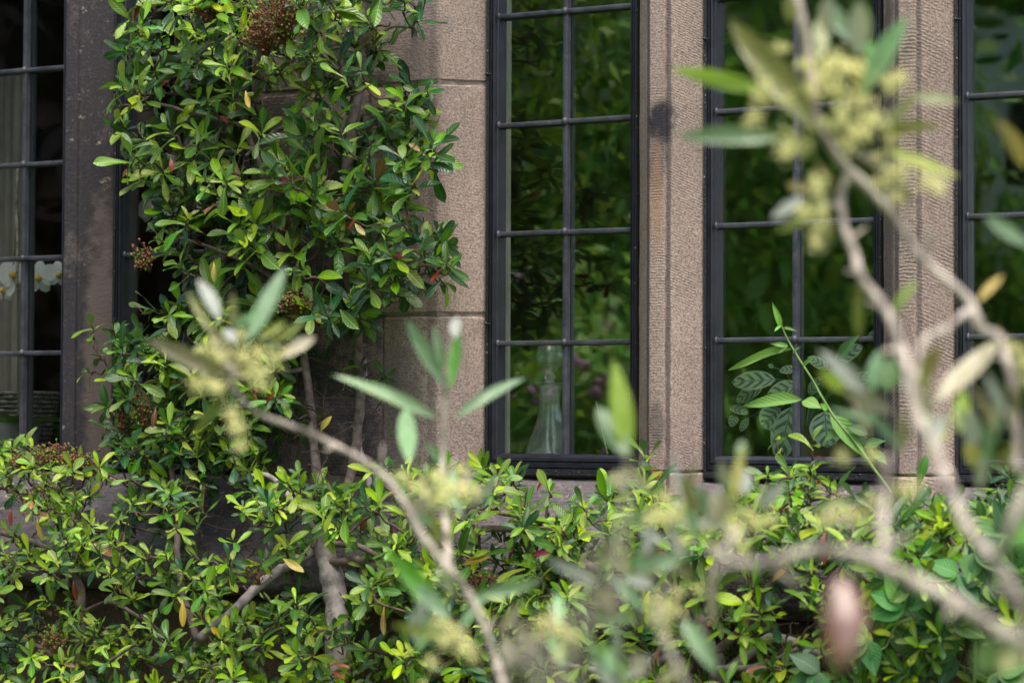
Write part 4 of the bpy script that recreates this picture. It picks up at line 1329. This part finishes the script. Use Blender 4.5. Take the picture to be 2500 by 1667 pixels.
for q in ((2405, 525, 2520, 605, 34, 'mint', 1.85), (2430, 290, 2520, 420, 36, 'ochre', 1.9), (2480, 1330, 2540, 1250, 40, 'green', 1.5), (2430, 1560, 2400, 1640, 60, 'mint', 1.5), (2440, 1640, 2510, 1560, 50, 'olive', 1.5)):
    olf(*q)
zz_(1400, 820, 3.266, ((430, 970, 330, 170, 175, 'lime'), (430, 960, 180, 520, 175, 'mint'), (1330, 1000, 1350, 810, 72, 'mint'), (1220, 1220, 1180, 970, 95, 'silver'), (1370, 1270, 1370, 1010, 100, 'silver'), (1470, 1360, 1670, 1180, 115, 'silver'), (1050, 1460, 1015, 1190, 95, 'mint'), (860, 1310, 1030, 970, 90, 'cream'),
                       (960, 1420, 900, 1060, 140, 'dull'), (1150, 1520, 1140, 1200, 160, 'dull'), (620, 1250, 400, 1010, 70, 'olive'), (400, 1230, 300, 1010, 150, 'dull')), 1.95)
zz_(1400, 1200, 3.357, ((910, 560, 770, 250, 95, 'silver'), (880, 650, 520, 470, 130, 'dull'), (850, 560, 500, 630, 130, 'mint'), (740, 420, 530, 300, 75, 'silver'), (940, 770, 920, 590, 80, 'dull'), (1150, 600, 1130, 1130, 95, 'cream'), (890, 1040, 1190, 1470, 135, 'mint'), (580, 980, 290, 670, 105, 'mint'),
                        (660, 770, 440, 710, 95, 'silver'), (560, 1055, 45, 1030, 75, 'mint'), (460, 1568, 100, 1160, 165, 'green'), (440, 1590, 160, 1420, 155, 'silver'), (580, 1520, 500, 1320, 110, 'dull'), (690, 1590, 960, 1370, 90, 'olive'), (370, 1290, 350, 1090, 62, 'mint'), (1180, 560, 1100, 380, 70, 'cream'),
                        (380, 420, 120, 680, 90, 'dull'), (330, 1000, 160, 760, 120, 'dull')), 1.93)
for (cx_, cy_, sx_, sy_, d_, n_) in ((1720, 1280, 110, 70, 2.0, 16), (1560, 1420, 100, 80, 2.0, 8), (2230, 1060, 110, 110, 1.8, 10), (1120, 1240, 60, 50, 2.3, 6), (1470, 1640, 140, 40, 1.95, 8), (2420, 1120, 60, 120, 1.7, 8), (1040, 1540, 60, 60, 2.1, 6)):
    for k in range(n_):
        bx_, by_ = random.gauss(cx_, sx_ * .5), random.gauss(cy_, sy_ * .5)
        an = random.gauss(1.57, .75)
        ln = random.uniform(70, 140)
        olf(bx_, by_, bx_ + ln * math.cos(an), by_ - ln * math.sin(an), random.uniform(16, 27), random.choice(('silver', 'mint', 'mint', 'dull', 'olive', 'mint')), d_ + random.uniform(-.1, .1))
# curled dry leaf hanging at lower right
mb = MB()
for j in range(13):
    pass
dl = []
A, B = pto(2048, 1408, 1.35), pto(2046, 1634, 1.33)
vs, fs = [], []
for j in range(15):
    t = j / 14
    c = A.lerp(B, t) + RT * (.0035 * math.sin(3 * t))
    rad = .0122 * (math.sin(math.pi * (t * .96 + .02)) ** .6)
    for k in range(13):
        a = -2.5 + 5.0 * k / 12
        rr = rad * (1 + .16 * k / 12)
        vs.append(c + RT * math.sin(a) * rr - FW * math.cos(a) * rr * .75)
for j in range(14):
    for k in range(12):
        a = j * 13 + k
        fs.append((a, a + 13, a + 14, a + 1))
uv = [(k / 12, j / 14) for j in range(15) for k in range(13)]
tag(add('dry_leaf', mesh('dry leaf', vs, fs, OM['pink'], uv=uv), olive), 'curled dry pink leaf hanging at lower right')

# blossom
FLM = []
for q in range(4):
    mb = MB()
    for k in range(64):
        p = Vector((random.gauss(0, .5), random.gauss(0, .5), random.gauss(0, .5)))
        s = random.uniform(.06, .135)
        mb.put(ICO1 * s + np.array(p), ICO1F)
        if k % 3 == 0:
            mb.tube([Vector((0, 0, 0)), p], [.03, .02], 3, cap=False)
    FLM.append(mb.me('blossom', MAT['flower'], sharp=None))


def blossom(ox, oy, s, L, d):
    for (x, y, r) in L:
        dd = d + random.uniform(-.03, .03)
        c = pto(ox + x / s, oy + y / s, dd)
        rr = r / s / FPX * dd * OD
        M = Matrix.Translation(c) @ Matrix.Rotation(random.uniform(0, 6), 4, Vector((random.random(), random.random(), random.random() + .1))) @ Matrix.Diagonal((rr, rr * random.uniform(.7, 1), rr * random.uniform(.75, 1.2), 1))
        add('blossom', random.choice(FLM), olive, M)


blossom(340, 620, 3.015, ((520, 680, 95), (600, 770, 80), (770, 750, 100), (880, 730, 100), (990, 760, 100), (1060, 720, 60), (420, 970, 90), (500, 950, 95), (570, 980, 80), (680, 1180, 90), (710, 1280, 95), (745, 1420, 62), (850, 880, 90), (760, 600, 60), (900, 960, 60)), 2.18)
blossom(780, 740, 3.136, ((640, 1330, 90), (740, 1400, 70), (900, 1330, 90), (980, 1400, 95), (960, 1500, 90), (1110, 1420, 90), (1200, 1440, 60), (1080, 1280, 60), (830, 1480, 80)), 2.25)
blossom(900, 1200, 3.358, ((560, 1060, 70), (660, 1100, 85), (720, 1180, 95), (790, 1270, 80), (620, 1220, 80), (530, 1400, 75), (850, 1350, 70), (1470, 1080, 110), (1550, 1150, 110), (1640, 1190, 80), (1420, 1180, 80), (1560, 1330, 80)), 1.9)
blossom(1640, 0, 2.45, ((700, 840, 95), (770, 880, 90), (680, 910, 60), (800, 380, 75), (930, 400, 95), (1060, 400, 110), (1130, 430, 80), (960, 540, 120), (860, 480, 90), (1110, 600, 100), (1180, 720, 100), (1300, 500, 80), (1370, 470, 60), (560, 500, 70), (540, 590, 75), (500, 700, 65), (460, 760, 50), (690, 600, 70), (1130, 800, 90),
                        (1310, 830, 55), (1290, 1070, 90), (1360, 1020, 80), (1530, 1080, 80), (1590, 1110, 60), (1340, 1180, 60), (880, 1100, 70), (900, 1180, 70), (880, 1370, 75), (860, 1450, 55), (660, 290, 55), (920, 740, 50), (1240, 930, 55), (1020, 700, 90), (1060, 860, 80), (800, 540, 60), (780, 1260, 70), (900, 1270, 70), (1220, 1100, 60)), 1.9)
blossom(1900, 620, 3.015, ((1660, 640, 60), (1760, 700, 75), (1800, 800, 70), (1800, 930, 75), (1200, 1340, 80), (700, 1480, 90), (480, 1500, 90), (1180, 1250, 60)), 1.93)
blossom(1400, 820, 3.266, ((740, 1290, 75), (660, 1430, 80), (740, 1440, 70), (860, 1400, 80), (1260, 1430, 85), (1300, 1510, 80), (1400, 1420, 70), (1550, 1470, 80), (1450, 1500, 70), (930, 1520, 70)), 1.95)
blossom(1400, 1200, 3.357, ((720, 200, 90), (820, 210, 70), (620, 220, 60), (920, 400, 62), (1110, 330, 70), (1300, 280, 85), (1340, 380, 80), (1390, 480, 70), (660, 900, 90), (720, 950, 100), (740, 1020, 110), (830, 960, 90), (860, 830, 70), (630, 1010, 80), (740, 1190, 65), (1030, 810, 62), (1480, 230, 70)), 1.95)
blossom(1900, 1140, 2.975, ((420, 330, 90), (520, 330, 90), (620, 370, 80), (680, 250, 70), (920, 180, 80), (1000, 150, 70), (330, 380, 70)), 1.55)

# ------------------------------------------------------------------ things on the window boards inside
def lily_leaf(name, a, b, wid, mat, parent, n=None):
    d = b - a
    return add(name, leaf_me([leaf_geo('broad', .12, .5, .1, 8)], 0, mat, name), parent, basis(a, d, n or Vector((.3, -1, .55)), d.length, wid / .6))


t = NT('striped calathea leaf')
uv = t.n('TexCoord').outputs['UV']
s = t.n('SeparateXYZ', {0: uv})
au = t.math('ABSOLUTE', t.math('SUBTRACT', s.outputs[0], .5))
ph = t.math('MULTIPLY', t.math('SUBTRACT', s.outputs[1], t.math('MULTIPLY', t.math('POWER', au, 1.3), .62)), 6.283 * 4.6)
band = t.ramp(t.math('SINE', ph), .05, .4)
band = t.math('MULTIPLY', band, t.math('MULTIPLY', t.ramp(au, .46, .36), t.ramp(au, .01, .06)))
band = t.math('MAXIMUM', band, t.ramp(au, .03, .012))
c = t.mix(band, (0.36, 0.48, 0.31), (0.075, 0.125, 0.08))
c = t.mix(t.n('NewGeometry').outputs['Backfacing'], c, (.12, .16, .1))
CALM = t.done(t.n('BsdfPrincipled', {'Base Color': c, 'Roughness': .42}))
CG = [leaf_geo('broad', .12, .45, .1, 10), leaf_geo('broad', .2, .8, -.1, 10)]
for gg in CG:
    gg[2][:, 0] = np.where(gg[0][:, 0] < -1e-6, 0, np.where(gg[0][:, 0] > 1e-6, 1, .5))
cal = thing('calathea_plant', 'striped calathea houseplant behind the glass of the second window from right', 'houseplant', (pt(1960, 1100, .16).x, .17, BOARD))
pot = cal.location
add('pot', MB().lathe([(.0, 0), (.045, 0), (.06, .075), (.064, .08), (.058, .08), (.054, .068), (0, .068)], (pot.x, pot.y, BOARD + .001), 24).me('pot', simple('clay pot', (.2, .1, .07), .7), sharp=40), cal)
CLV = []
cst2 = MB()
heart = Vector((pot.x, pot.y, BOARD + .07))
for (x0, y0, x1, y1, wz, yy, v) in ((680, 500, 232, 500, 190, .14, 0), (890, 545, 530, 660, 190, .10, 1), (720, 770, 540, 955, 230, .11, 0), (830, 760, 700, 1280, 250, .10, 0), (1150, 800, 1180, 1150, 300, .12, 0), (560, 560, 250, 700, 150, .18, 1), (890, 400, 690, 395, 90, .2, 1),
                                    (1180, 400, 990, 260, 120, .16, 0), (1250, 330, 1500, 150, 150, .17, 1), (1000, 640, 1110, 470, 110, .2, 0), (240, 760, 420, 800, 90, .16, 1), (300, 820, 250, 950, 90, .17, 0), (1560, 90, 1700, 20, 70, .2, 0), (1350, 560, 1620, 420, 140, .2, 1), (660, 380, 610, 350, 40, .2, 0),
                                    (1300, 900, 1560, 1100, 150, .16, 0), (420, 860, 330, 1000, 70, .17, 1)):
    a, b = pt(1720 + x0 / 3.92, 800 + y0 / 3.92, yy), pt(1720 + x1 / 3.92, 800 + y1 / 3.92, yy - .01)
    d = b - a
    W = wz / 3.92 / FPX * 4.75
    M = basis(a, d, Vector((.35, -1, .5)) + rv(.1), d.length, W / .58, d.length * .5)
    add('leaf', leaf_me(CG, v, CALM, 'calathea leaf'), cal, M)
    cst2.tube(catmull([heart, heart.lerp(a, .6) + Vector((0, .02, .03)), a], 4), .0022, 5)
add('stalks', cst2.me('stalks', simple('calathea stalk', (.07, .1, .06), .6), sharp=None), cal)

PET = [leaf_geo('petal', .08, .35, .1, 7), leaf_geo('petal', .12, .6, -.1, 7)]
wht = leaf_mat('white orchid petal', (0.86, 0.86, 0.88), (.78, .8, .78), rough=.5, trans=.3, rib=.05, veins=4, var=.03)
yel = simple('yellow orchid lip', (.75, .48, .12), .5)
ogr = simple('orchid stem', (.12, .16, .06), .5)


def orchid(label, flowers, base_px, yy):
    b0 = pt(base_px[0], 1095, yy)
    o = thing('orchid', label, 'orchid', (b0.x, yy, BOARD), 'white orchids behind the left windows')
    add('pot', MB().lathe([(.0, 0), (.04, 0), (.052, .085), (.047, .085), (.043, .07), (0, .07)], (b0.x, yy, BOARD + .001), 20).me('orchid pot', simple('grey orchid pot', (.25, .25, .24), .5), sharp=40), o)
    mb = MB().tube(catmull([Vector((b0.x, yy, BOARD + .06)), pt(base_px[0], 800, yy), pt(base_px[0], 520, yy + .02), pt(flowers[0][0], flowers[0][1] - 30, yy)] + [pt(f[0], f[1] - 10, yy + .015) for f in flowers], 5), .0022, 6)
    add('flower_stem', mb.me('flower stem', ogr, sharp=None), o)
    for k in range(4):
        a = Vector((b0.x, yy, BOARD + .075))
        ang = k * 1.57 + .4
        d = Vector((math.cos(ang), math.sin(ang) * .6, .35))
        add('leaf', leaf_me([leaf_geo('broad', .2, .6, 0, 7)], 0, LM[2], 'orchid leaf'), o, basis(a, d, Vector((0, 0, 1)), .15, .11))
    for (x, y, r, turn) in flowers:
        c = pt(x, y, yy)
        rr = r / FPX * 5.2
        nrm = Vector((.3 + turn, -1, .1)).normalized()
        ux = nrm.cross(Vector((0, 0, 1))).normalized()
        uz = ux.cross(nrm)
        lip = add('flower', MB().put(ICO2 * np.array((rr * .2, rr * .26, rr * .24)) + np.array(c + nrm * rr * .18 - uz * rr * .1), ICO2F).me('flower lip', yel, sharp=None), o)
        for (ang, sz, v, w_) in ((90, .95, 0, .85), (8, 1.05, 0, 1.35), (172, 1.05, 0, 1.35), (232, .95, 1, .85), (308, .95, 1, .85)):
            q = R(ang + random.uniform(-8, 8))
            d = ux * math.cos(q) + uz * math.sin(q) + nrm * random.uniform(-.05, .2)
            add('petal', leaf_me(PET, v, wht, 'petal'), lip, basis(c, d, nrm, rr * sz, rr * sz * w_))


orchid('white orchid spray behind the far left window', ((34, 668, 46, 0), (96, 676, 46, 0), (142, 668, 36, .8), (12, 706, 38, -.5)), (44, 0), .13)
orchid('white orchid seen through the leaves of the tall wall shrub', ((372, 512, 40, -.1), (462, 492, 42, .3), (512, 505, 36, .6), (440, 520, 34, 0)), (452, 0), .13)

# basket
bx0, bx1 = pt(-30, 990, .2).x, pt(86, 960, .2).x
zb1, zb0 = pt(40, 954, .2).z, BOARD + .002
mb = MB()
NR = 15
bw = simple('grey wicker', (.20, .19, .17), .8, .2, .5, 90, bump=.5)
cxb, hw = (bx0 + bx1) / 2, (bx1 - bx0) / 2
for j in range(NR):
    z = zb0 + (zb1 - zb0) * (j + .5) / NR
    k = .72 + .28 * (j / NR)
    pts = []
    for q in range(41):
        a = 2 * math.pi * q / 40
        sx_, sy_ = math.copysign(abs(math.cos(a)) ** .35, math.cos(a)), math.copysign(abs(math.sin(a)) ** .35, math.sin(a))
        wv = 1 + .025 * math.cos(q * math.pi + j * math.pi)
        pts.append((cxb + sx_ * hw * k * wv, .23 + sy_ * .07 * k * wv, z))
    mb.tube(pts, (zb1 - zb0) / NR * .52, 5, cap=False)
bk_ = thing('wicker_basket', 'grey wicker basket on the window board inside the far left window', 'basket', (cxb, .23, BOARD))
tag(add('weave', mb.me('weave', bw, sharp=None), bk_), kind='stuff')
add('base', MB().box(cxb - hw * .68, cxb + hw * .68, .185, .275, zb0, zb0 + .006).me('base', bw, smooth=False, sharp=None), bk_)

# fern behind the far left window
fr = thing('fern', 'soft green fern in a pot behind the far left window', 'houseplant', (pt(115, 1070, .3).x, .32, BOARD))
fl = fr.location
add('pot', MB().lathe([(.0, 0), (.035, 0), (.045, .04), (.04, .04), (0, .036)], (fl.x, fl.y, BOARD + .001), 20).me('fern pot', simple('dark pot', (.05, .05, .05), .6), sharp=40), fr)
fm = leaf_mat('fern frond', (.09, .27, .03), (.1, .22, .05), rough=.6, trans=.3)
FV = []
for k in range(34):
    a = random.uniform(0, 6.28)
    d0 = Vector((math.cos(a), math.sin(a) * .7, random.uniform(.35, 1.3))).normalized()
    L = random.uniform(.07, .14)
    mb_v, mb_f = [], []
    for q in range(16):
        tq = q / 15
        p = Vector(fl) + Vector((0, 0, .04)) + d0 * L * tq + Vector((0, 0, -.07 * tq * tq * L / .12))
        side = d0.cross(Vector((0, 0, 1))).normalized()
        for sgn in (-1, 1):
            ln = .022 * math.sin(math.pi * (tq * .9 + .08))
            e = p + side * sgn * ln + d0 * ln * .4
            n0 = len(mb_v)
            mb_v += [p - d0 * .0022, e, p + d0 * .0022 + Vector((0, 0, .0006))]
            mb_f.append((n0, n0 + 1, n0 + 2))
    add('frond', mesh('frond', mb_v, mb_f, fm, uv=[(.3, .5)] * len(mb_v)), fr)

# pale dish with a brown piece in it
dcx = pt(127, 1080, .06)
ds = tag(add('dish', MB().lathe([(0, .002), (.026, .002), (.036, .020), (.038, .022), (.035, .022), (.024, .007), (0, .007)], (dcx.x, .075, BOARD), 28).me('dish', simple('pale green china', (.52, .58, .52), .3, .5, .05))), 'small pale dish on the window board, inside the far left window', 'dish')
v = ICO3.copy()
v = v * np.array((.022, .016, .011))
v[:, 2] += .0022 * np.sin(v[:, 0] * 900)
tag(add('shell', mesh('shell', v + np.array((dcx.x, .075, BOARD + .0265)), ICO3F, simple('brown shell', (.35, .2, .13), .6, .3, .5, 130))), 'brown ridged shell lying in the pale dish', 'shell')

# white ribbed planter in the shrub-covered window
px0, px1 = pt(494, 1080, .15).x, pt(598, 1080, .15).x
zt_ = pt(540, 1056, .15).z
prof = []
for k in range(41):
    x = px0 + (px1 - px0) * k / 40
    prof.append(Vector((x, .15 - .003 * (k % 2))))
prof += [Vector((px1, .23)), Vector((px0, .23))]
tag(add('planter', mesh('planter', *prism(prof, BOARD + .001, zt_, 'z', .05, 0, .001), simple('white ribbed ceramic', (.66, .66, .68), .4, .5, .05), sharp=20)), 'white ribbed planter seen low through the tall wall shrub', 'planter')

# curtain at the far left
mb = MB()
xc0, xc1 = pt(-70, 600, .34).x, pt(46, 600, .34).x
vs, fs = [], []
for j in (0, 1):
    for k in range(49):
        x = xc0 + (xc1 - xc0) * k / 48
        vs.append((x, .36 + .022 * math.sin(k * .85) + .006 * math.sin(k * 2.3), (BOARD + .01, 2.35)[j]))
for k in range(48):
    fs.append((k, k + 1, k + 50, k + 49))
tag(add('curtain', mesh('curtain', vs, fs, simple('beige curtain', (.50, .45, .37), .9, .1, .1, 20))), 'beige curtain hanging inside the far left window', 'curtain')
tag(add('plant_stake', MB().tube(catmull([pt(40, 700, .12), pt(43, 600, .115), pt(40, 500, .12), pt(44, 400, .12)], 4), .0035, 7).me('stake', simple('blotched cane', (.42, .34, .26), .7, .2, .6, 45), sharp=None)), 'blotched cane stake beside the orchid in the far left window', 'stake')

# ------------------------------------------------------------------ garden behind the camera, seen in the glass
def gleaf(name, col):
    t = NT(name)
    rn = t.n('NewGeometry').outputs['Random Per Island']
    c = t.n('HueSaturation', {'Hue': t.math('MULTIPLY_ADD', rn, .04, .48), 'Value': t.math('MULTIPLY_ADD', rn, .8, .6), 'Color': (*col, 1)}).outputs[0]
    d = t.n('BsdfPrincipled', {'Base Color': c, 'Roughness': .45, 'Specular IOR Level': .4})
    e = t.n('BsdfTranslucent', {'Color': t.mix(1.0, c, c)})
    return t.done(t.n('MixShader', {0: .45, 1: d, 2: e}))


GL = {'g': [gleaf('mid tree leaves', (.25, .47, .07)), gleaf('light tree leaves', (.34, .56, .08)), gleaf('dark tree leaves', (.19, .40, .06))],
      'd': [simple('copper leaves', (.030, .014, .013), .5, .3, .4, 3), simple('dark copper leaves', (.02, .010, .010), .5, .3, .4, 3), simple('bronze leaves', (.035, .022, .014), .5, .3, .4, 3)],
      'y': [gleaf('yellow green leaves', (.24, .38, .03)), gleaf('bright leaves', (.15, .28, .03)), gleaf('deep green leaves', (.05, .13, .025))]}  # the darkest of three tones dealt out at random over the crown


def crown(c, rad, n, size, clumps, lo=.82, spf=.13):
    cl = []
    for k in range(clumps):
        d = Vector(rv(1)).normalized() * random.uniform(lo, 1.0)
        cl.append(Vector((c[0] + d.x * rad[0], c[1] + d.y * rad[1], c[2] + d.z * rad[2])))
    C = np.array([cl[random.randrange(clumps)] for _ in range(n)])
    sp = np.array(rad) * spf + .03
    P = C + rng.normal(0, 1, (n, 3)) * sp
    P[:, 2] = np.maximum(P[:, 2], .03)
    d = rng.normal(0, 1, (n, 3)) + np.array((0, 0, -.3))
    d /= np.linalg.norm(d, axis=1)[:, None]
    O = (P - np.array(c)) / np.array(rad) ** 2
    O /= np.linalg.norm(O, axis=1)[:, None] + 1e-9
    d = d - O * (d * O).sum(1)[:, None] * .65
    d /= np.linalg.norm(d, axis=1)[:, None] + 1e-9
    nn = rng.normal(0, .35, (n, 3)) + O * .8 + np.array((0, 0, .75))
    s = np.cross(d, nn)
    s /= np.linalg.norm(s, axis=1)[:, None] + 1e-9
    L = (size * rng.uniform(.6, 1.3, n))[:, None]
    W = L * .22
    V = np.stack([P, P + d * L * .45 + s * W, P + d * L, P + d * L * .45 - s * W], 1).reshape(-1, 3)
    F = np.arange(n * 4).reshape(n, 4)
    return V, F


def tree(name, label, x, y, h, rad, n, size, pal, cat='tree', z0=None, group=None, clumps=40, trunk=True, lo=.82, spf=.13):
    o = thing(name, label, cat, (x, y, 0), group)
    cz = h - rad[2] if z0 is None else z0
    V, F = crown((x, y, cz), rad, n, size, clumps, lo, spf)
    mi = rng.choice(3, n, p=(.5, .25, .25))
    add('crown', mesh('crown', V, F, GL[pal], midx=mi, smooth=False), o)
    if trunk:
        mb = MB().tube(catmull([(x, y, -.02), (x + .05, y, cz * .5), (x, y, cz + rad[2] * .3)]), [.05 * h ** .8 * (1 - .06 * k) for k in range(11)], 8)
        for k in range(7):
            a = random.uniform(0, 6.28)
            mb.tube([(x, y, cz * .55 + .1 * k * rad[2]), (x + math.cos(a) * rad[0] * .4, y + math.sin(a) * rad[1] * .4, cz + .05 * k), (x + math.cos(a) * rad[0] * .8, y + math.sin(a) * rad[1] * .8, cz + rad[2] * random.uniform(-.2, .5))], [.016 * h ** .8, .009 * h ** .8, .004 * h ** .8], 6)
        add('trunk', mb.me('trunk', MAT['twig'], sharp=None), o)
    return o


tree('garden_tree', 'leafy garden tree close by, reflected in the decanter window', -4.1, -2.9, 4.5, (.62, .55, 1.42), 10500, .064, 'y', clumps=110, lo=.45, spf=.2)
tree('copper_beech', 'dark copper leaved tree reflected in the two left windows', -15.0, -11.0, 9.5, (5.6, 4.0, 4.8), 45000, .42, 'd', clumps=160)
for (nm, x, y, h, rad, z0, lab, sz) in (
        ('tree', -10.4, -13.5, 7.6, (2.5, 2.6, 3.7), 3.9, 'broad green tree reflected behind the garden tree', .24),
        ('bush', -7.4, -12.4, 6.0, (2.3, 3.4, 4.9), 1.1, 'great domed green bush reflected in the second window from right', .20),  # shaped as a dome so its slopes catch the sky and reflect brightly
        ('tree', -3.7, -10.8, 7.8, (2.4, 1.9, 2.0), 6.1, 'tall green tree reflected in the far right window', .20),
        ('tree', -2.0, -13.5, 7.5, (2.4, 2.0, 3.2), 4.2, 'green tree before the white house, right of the far right reflection', .24),
        ('tree', -22, -16, 11, (4.5, 3.0, 5.2), 5.8, 'large green tree beyond the copper leaved tree', .3)):
    tree(nm, lab, x, y, h, rad, 24000, sz, 'g', cat=nm, z0=z0, clumps=320, spf=.09, trunk=nm == 'tree')
hd = thing('hedge', 'tall dense green hedge across the lawn, seen only in the window reflections', 'hedge', (-8, -18, 0))
V, F = [], []
n = 70000
P = np.stack([rng.uniform(-40, -7.6, n), rng.uniform(-19.4, -17.2, n), rng.uniform(0, 8.5, n)], 1)
d = rng.normal(0, 1, (n, 3)); d /= np.linalg.norm(d, axis=1)[:, None]
s_ = np.cross(d, rng.normal(0, 1, (n, 3))); s_ /= np.linalg.norm(s_, axis=1)[:, None]
L = rng.uniform(.3, .6, n)[:, None]
V = np.stack([P, P + d * L * .5 + s_ * L * .3, P + d * L, P + d * L * .5 - s_ * L * .3], 1).reshape(-1, 3)
add('foliage', mesh('foliage', V, np.arange(n * 4).reshape(n, 4), GL['g'], midx=rng.choice(3, n), smooth=False), hd)
# rhododendron in pink flower
rh = tree('rhododendron', 'pink flowering bush reflected low in the decanter window', -5.15, -5.9, 2.1, (.66, .5, .62), 3800, .11, 'g', 'bush', z0=1.45, clumps=60, lo=.7, spf=.16)
mb = MB()
pk = leaf_mat('pink blossom', (.50, .29, .40), (.5, .3, .4), rough=.6, trans=.3, rib=0, var=.25)
for k in range(60):
    a, e = random.uniform(0, 6.28), random.uniform(-.35, 1.1)
    c = Vector((-5.15 + .74 * math.cos(a) * math.cos(e), -5.9 + .62 * math.sin(a) * math.cos(e), 1.5 + .68 * math.sin(e)))
    for q in range(12):
        mb.put(ICO1 * random.uniform(.014, .026) + np.array(c + rv(.026)), ICO1F)
add('flowers', mb.me('flowers', pk, sharp=None), rh)
# white house beyond the hedge
tree('bush', 'rounded green bush reflected below the white house in the far right window', -5.0, -13.2, 3.6, (1.1, 2.2, 2.6), 12000, .18, 'g', 'bush', z0=.5, trunk=False, clumps=160, spf=.09)
wh = thing('white_house', 'white rendered house with a red roof, reflected in the far right window', 'house', (-3.0, -17, 0))
wm = simple('white render', (.78, .78, .8), .8, .2, .06, 2)
mb = MB().box(-7.2, 1.2, -22, -17, 0, 5.4)
add('wall', mb.me('white wall', wm, smooth=False, sharp=None), wh)
mb = MB().put([(-7.5, -16.7, 5.41), (1.5, -16.7, 5.41), (1.5, -22.3, 5.41), (-7.5, -22.3, 5.41), (-7.5, -19.5, 8), (1.5, -19.5, 8)], [(0, 1, 5, 4), (2, 3, 4, 5), (0, 4, 3), (1, 2, 5), (0, 3, 2, 1)])
add('roof', mb.me('red roof', simple('red roof tiles', (.28, .09, .06), .8, .2, .3, 8), smooth=False, sharp=None), wh)
for k in range(3):
    for z in (1.0, 3.6):
        x = -6.4 + 2.4 * k
        wn = add('window', MB().box(x, x + 1.0, -17.0, -16.95, z, z + 1.3).me('house window', MAT['iron'], smooth=False, sharp=None), wh)
        add('window_sill', MB().box(x - .06, x + 1.06, -16.998, -16.93, z - .07, z - .005).me('house sill', wm, smooth=False, sharp=None), wn)
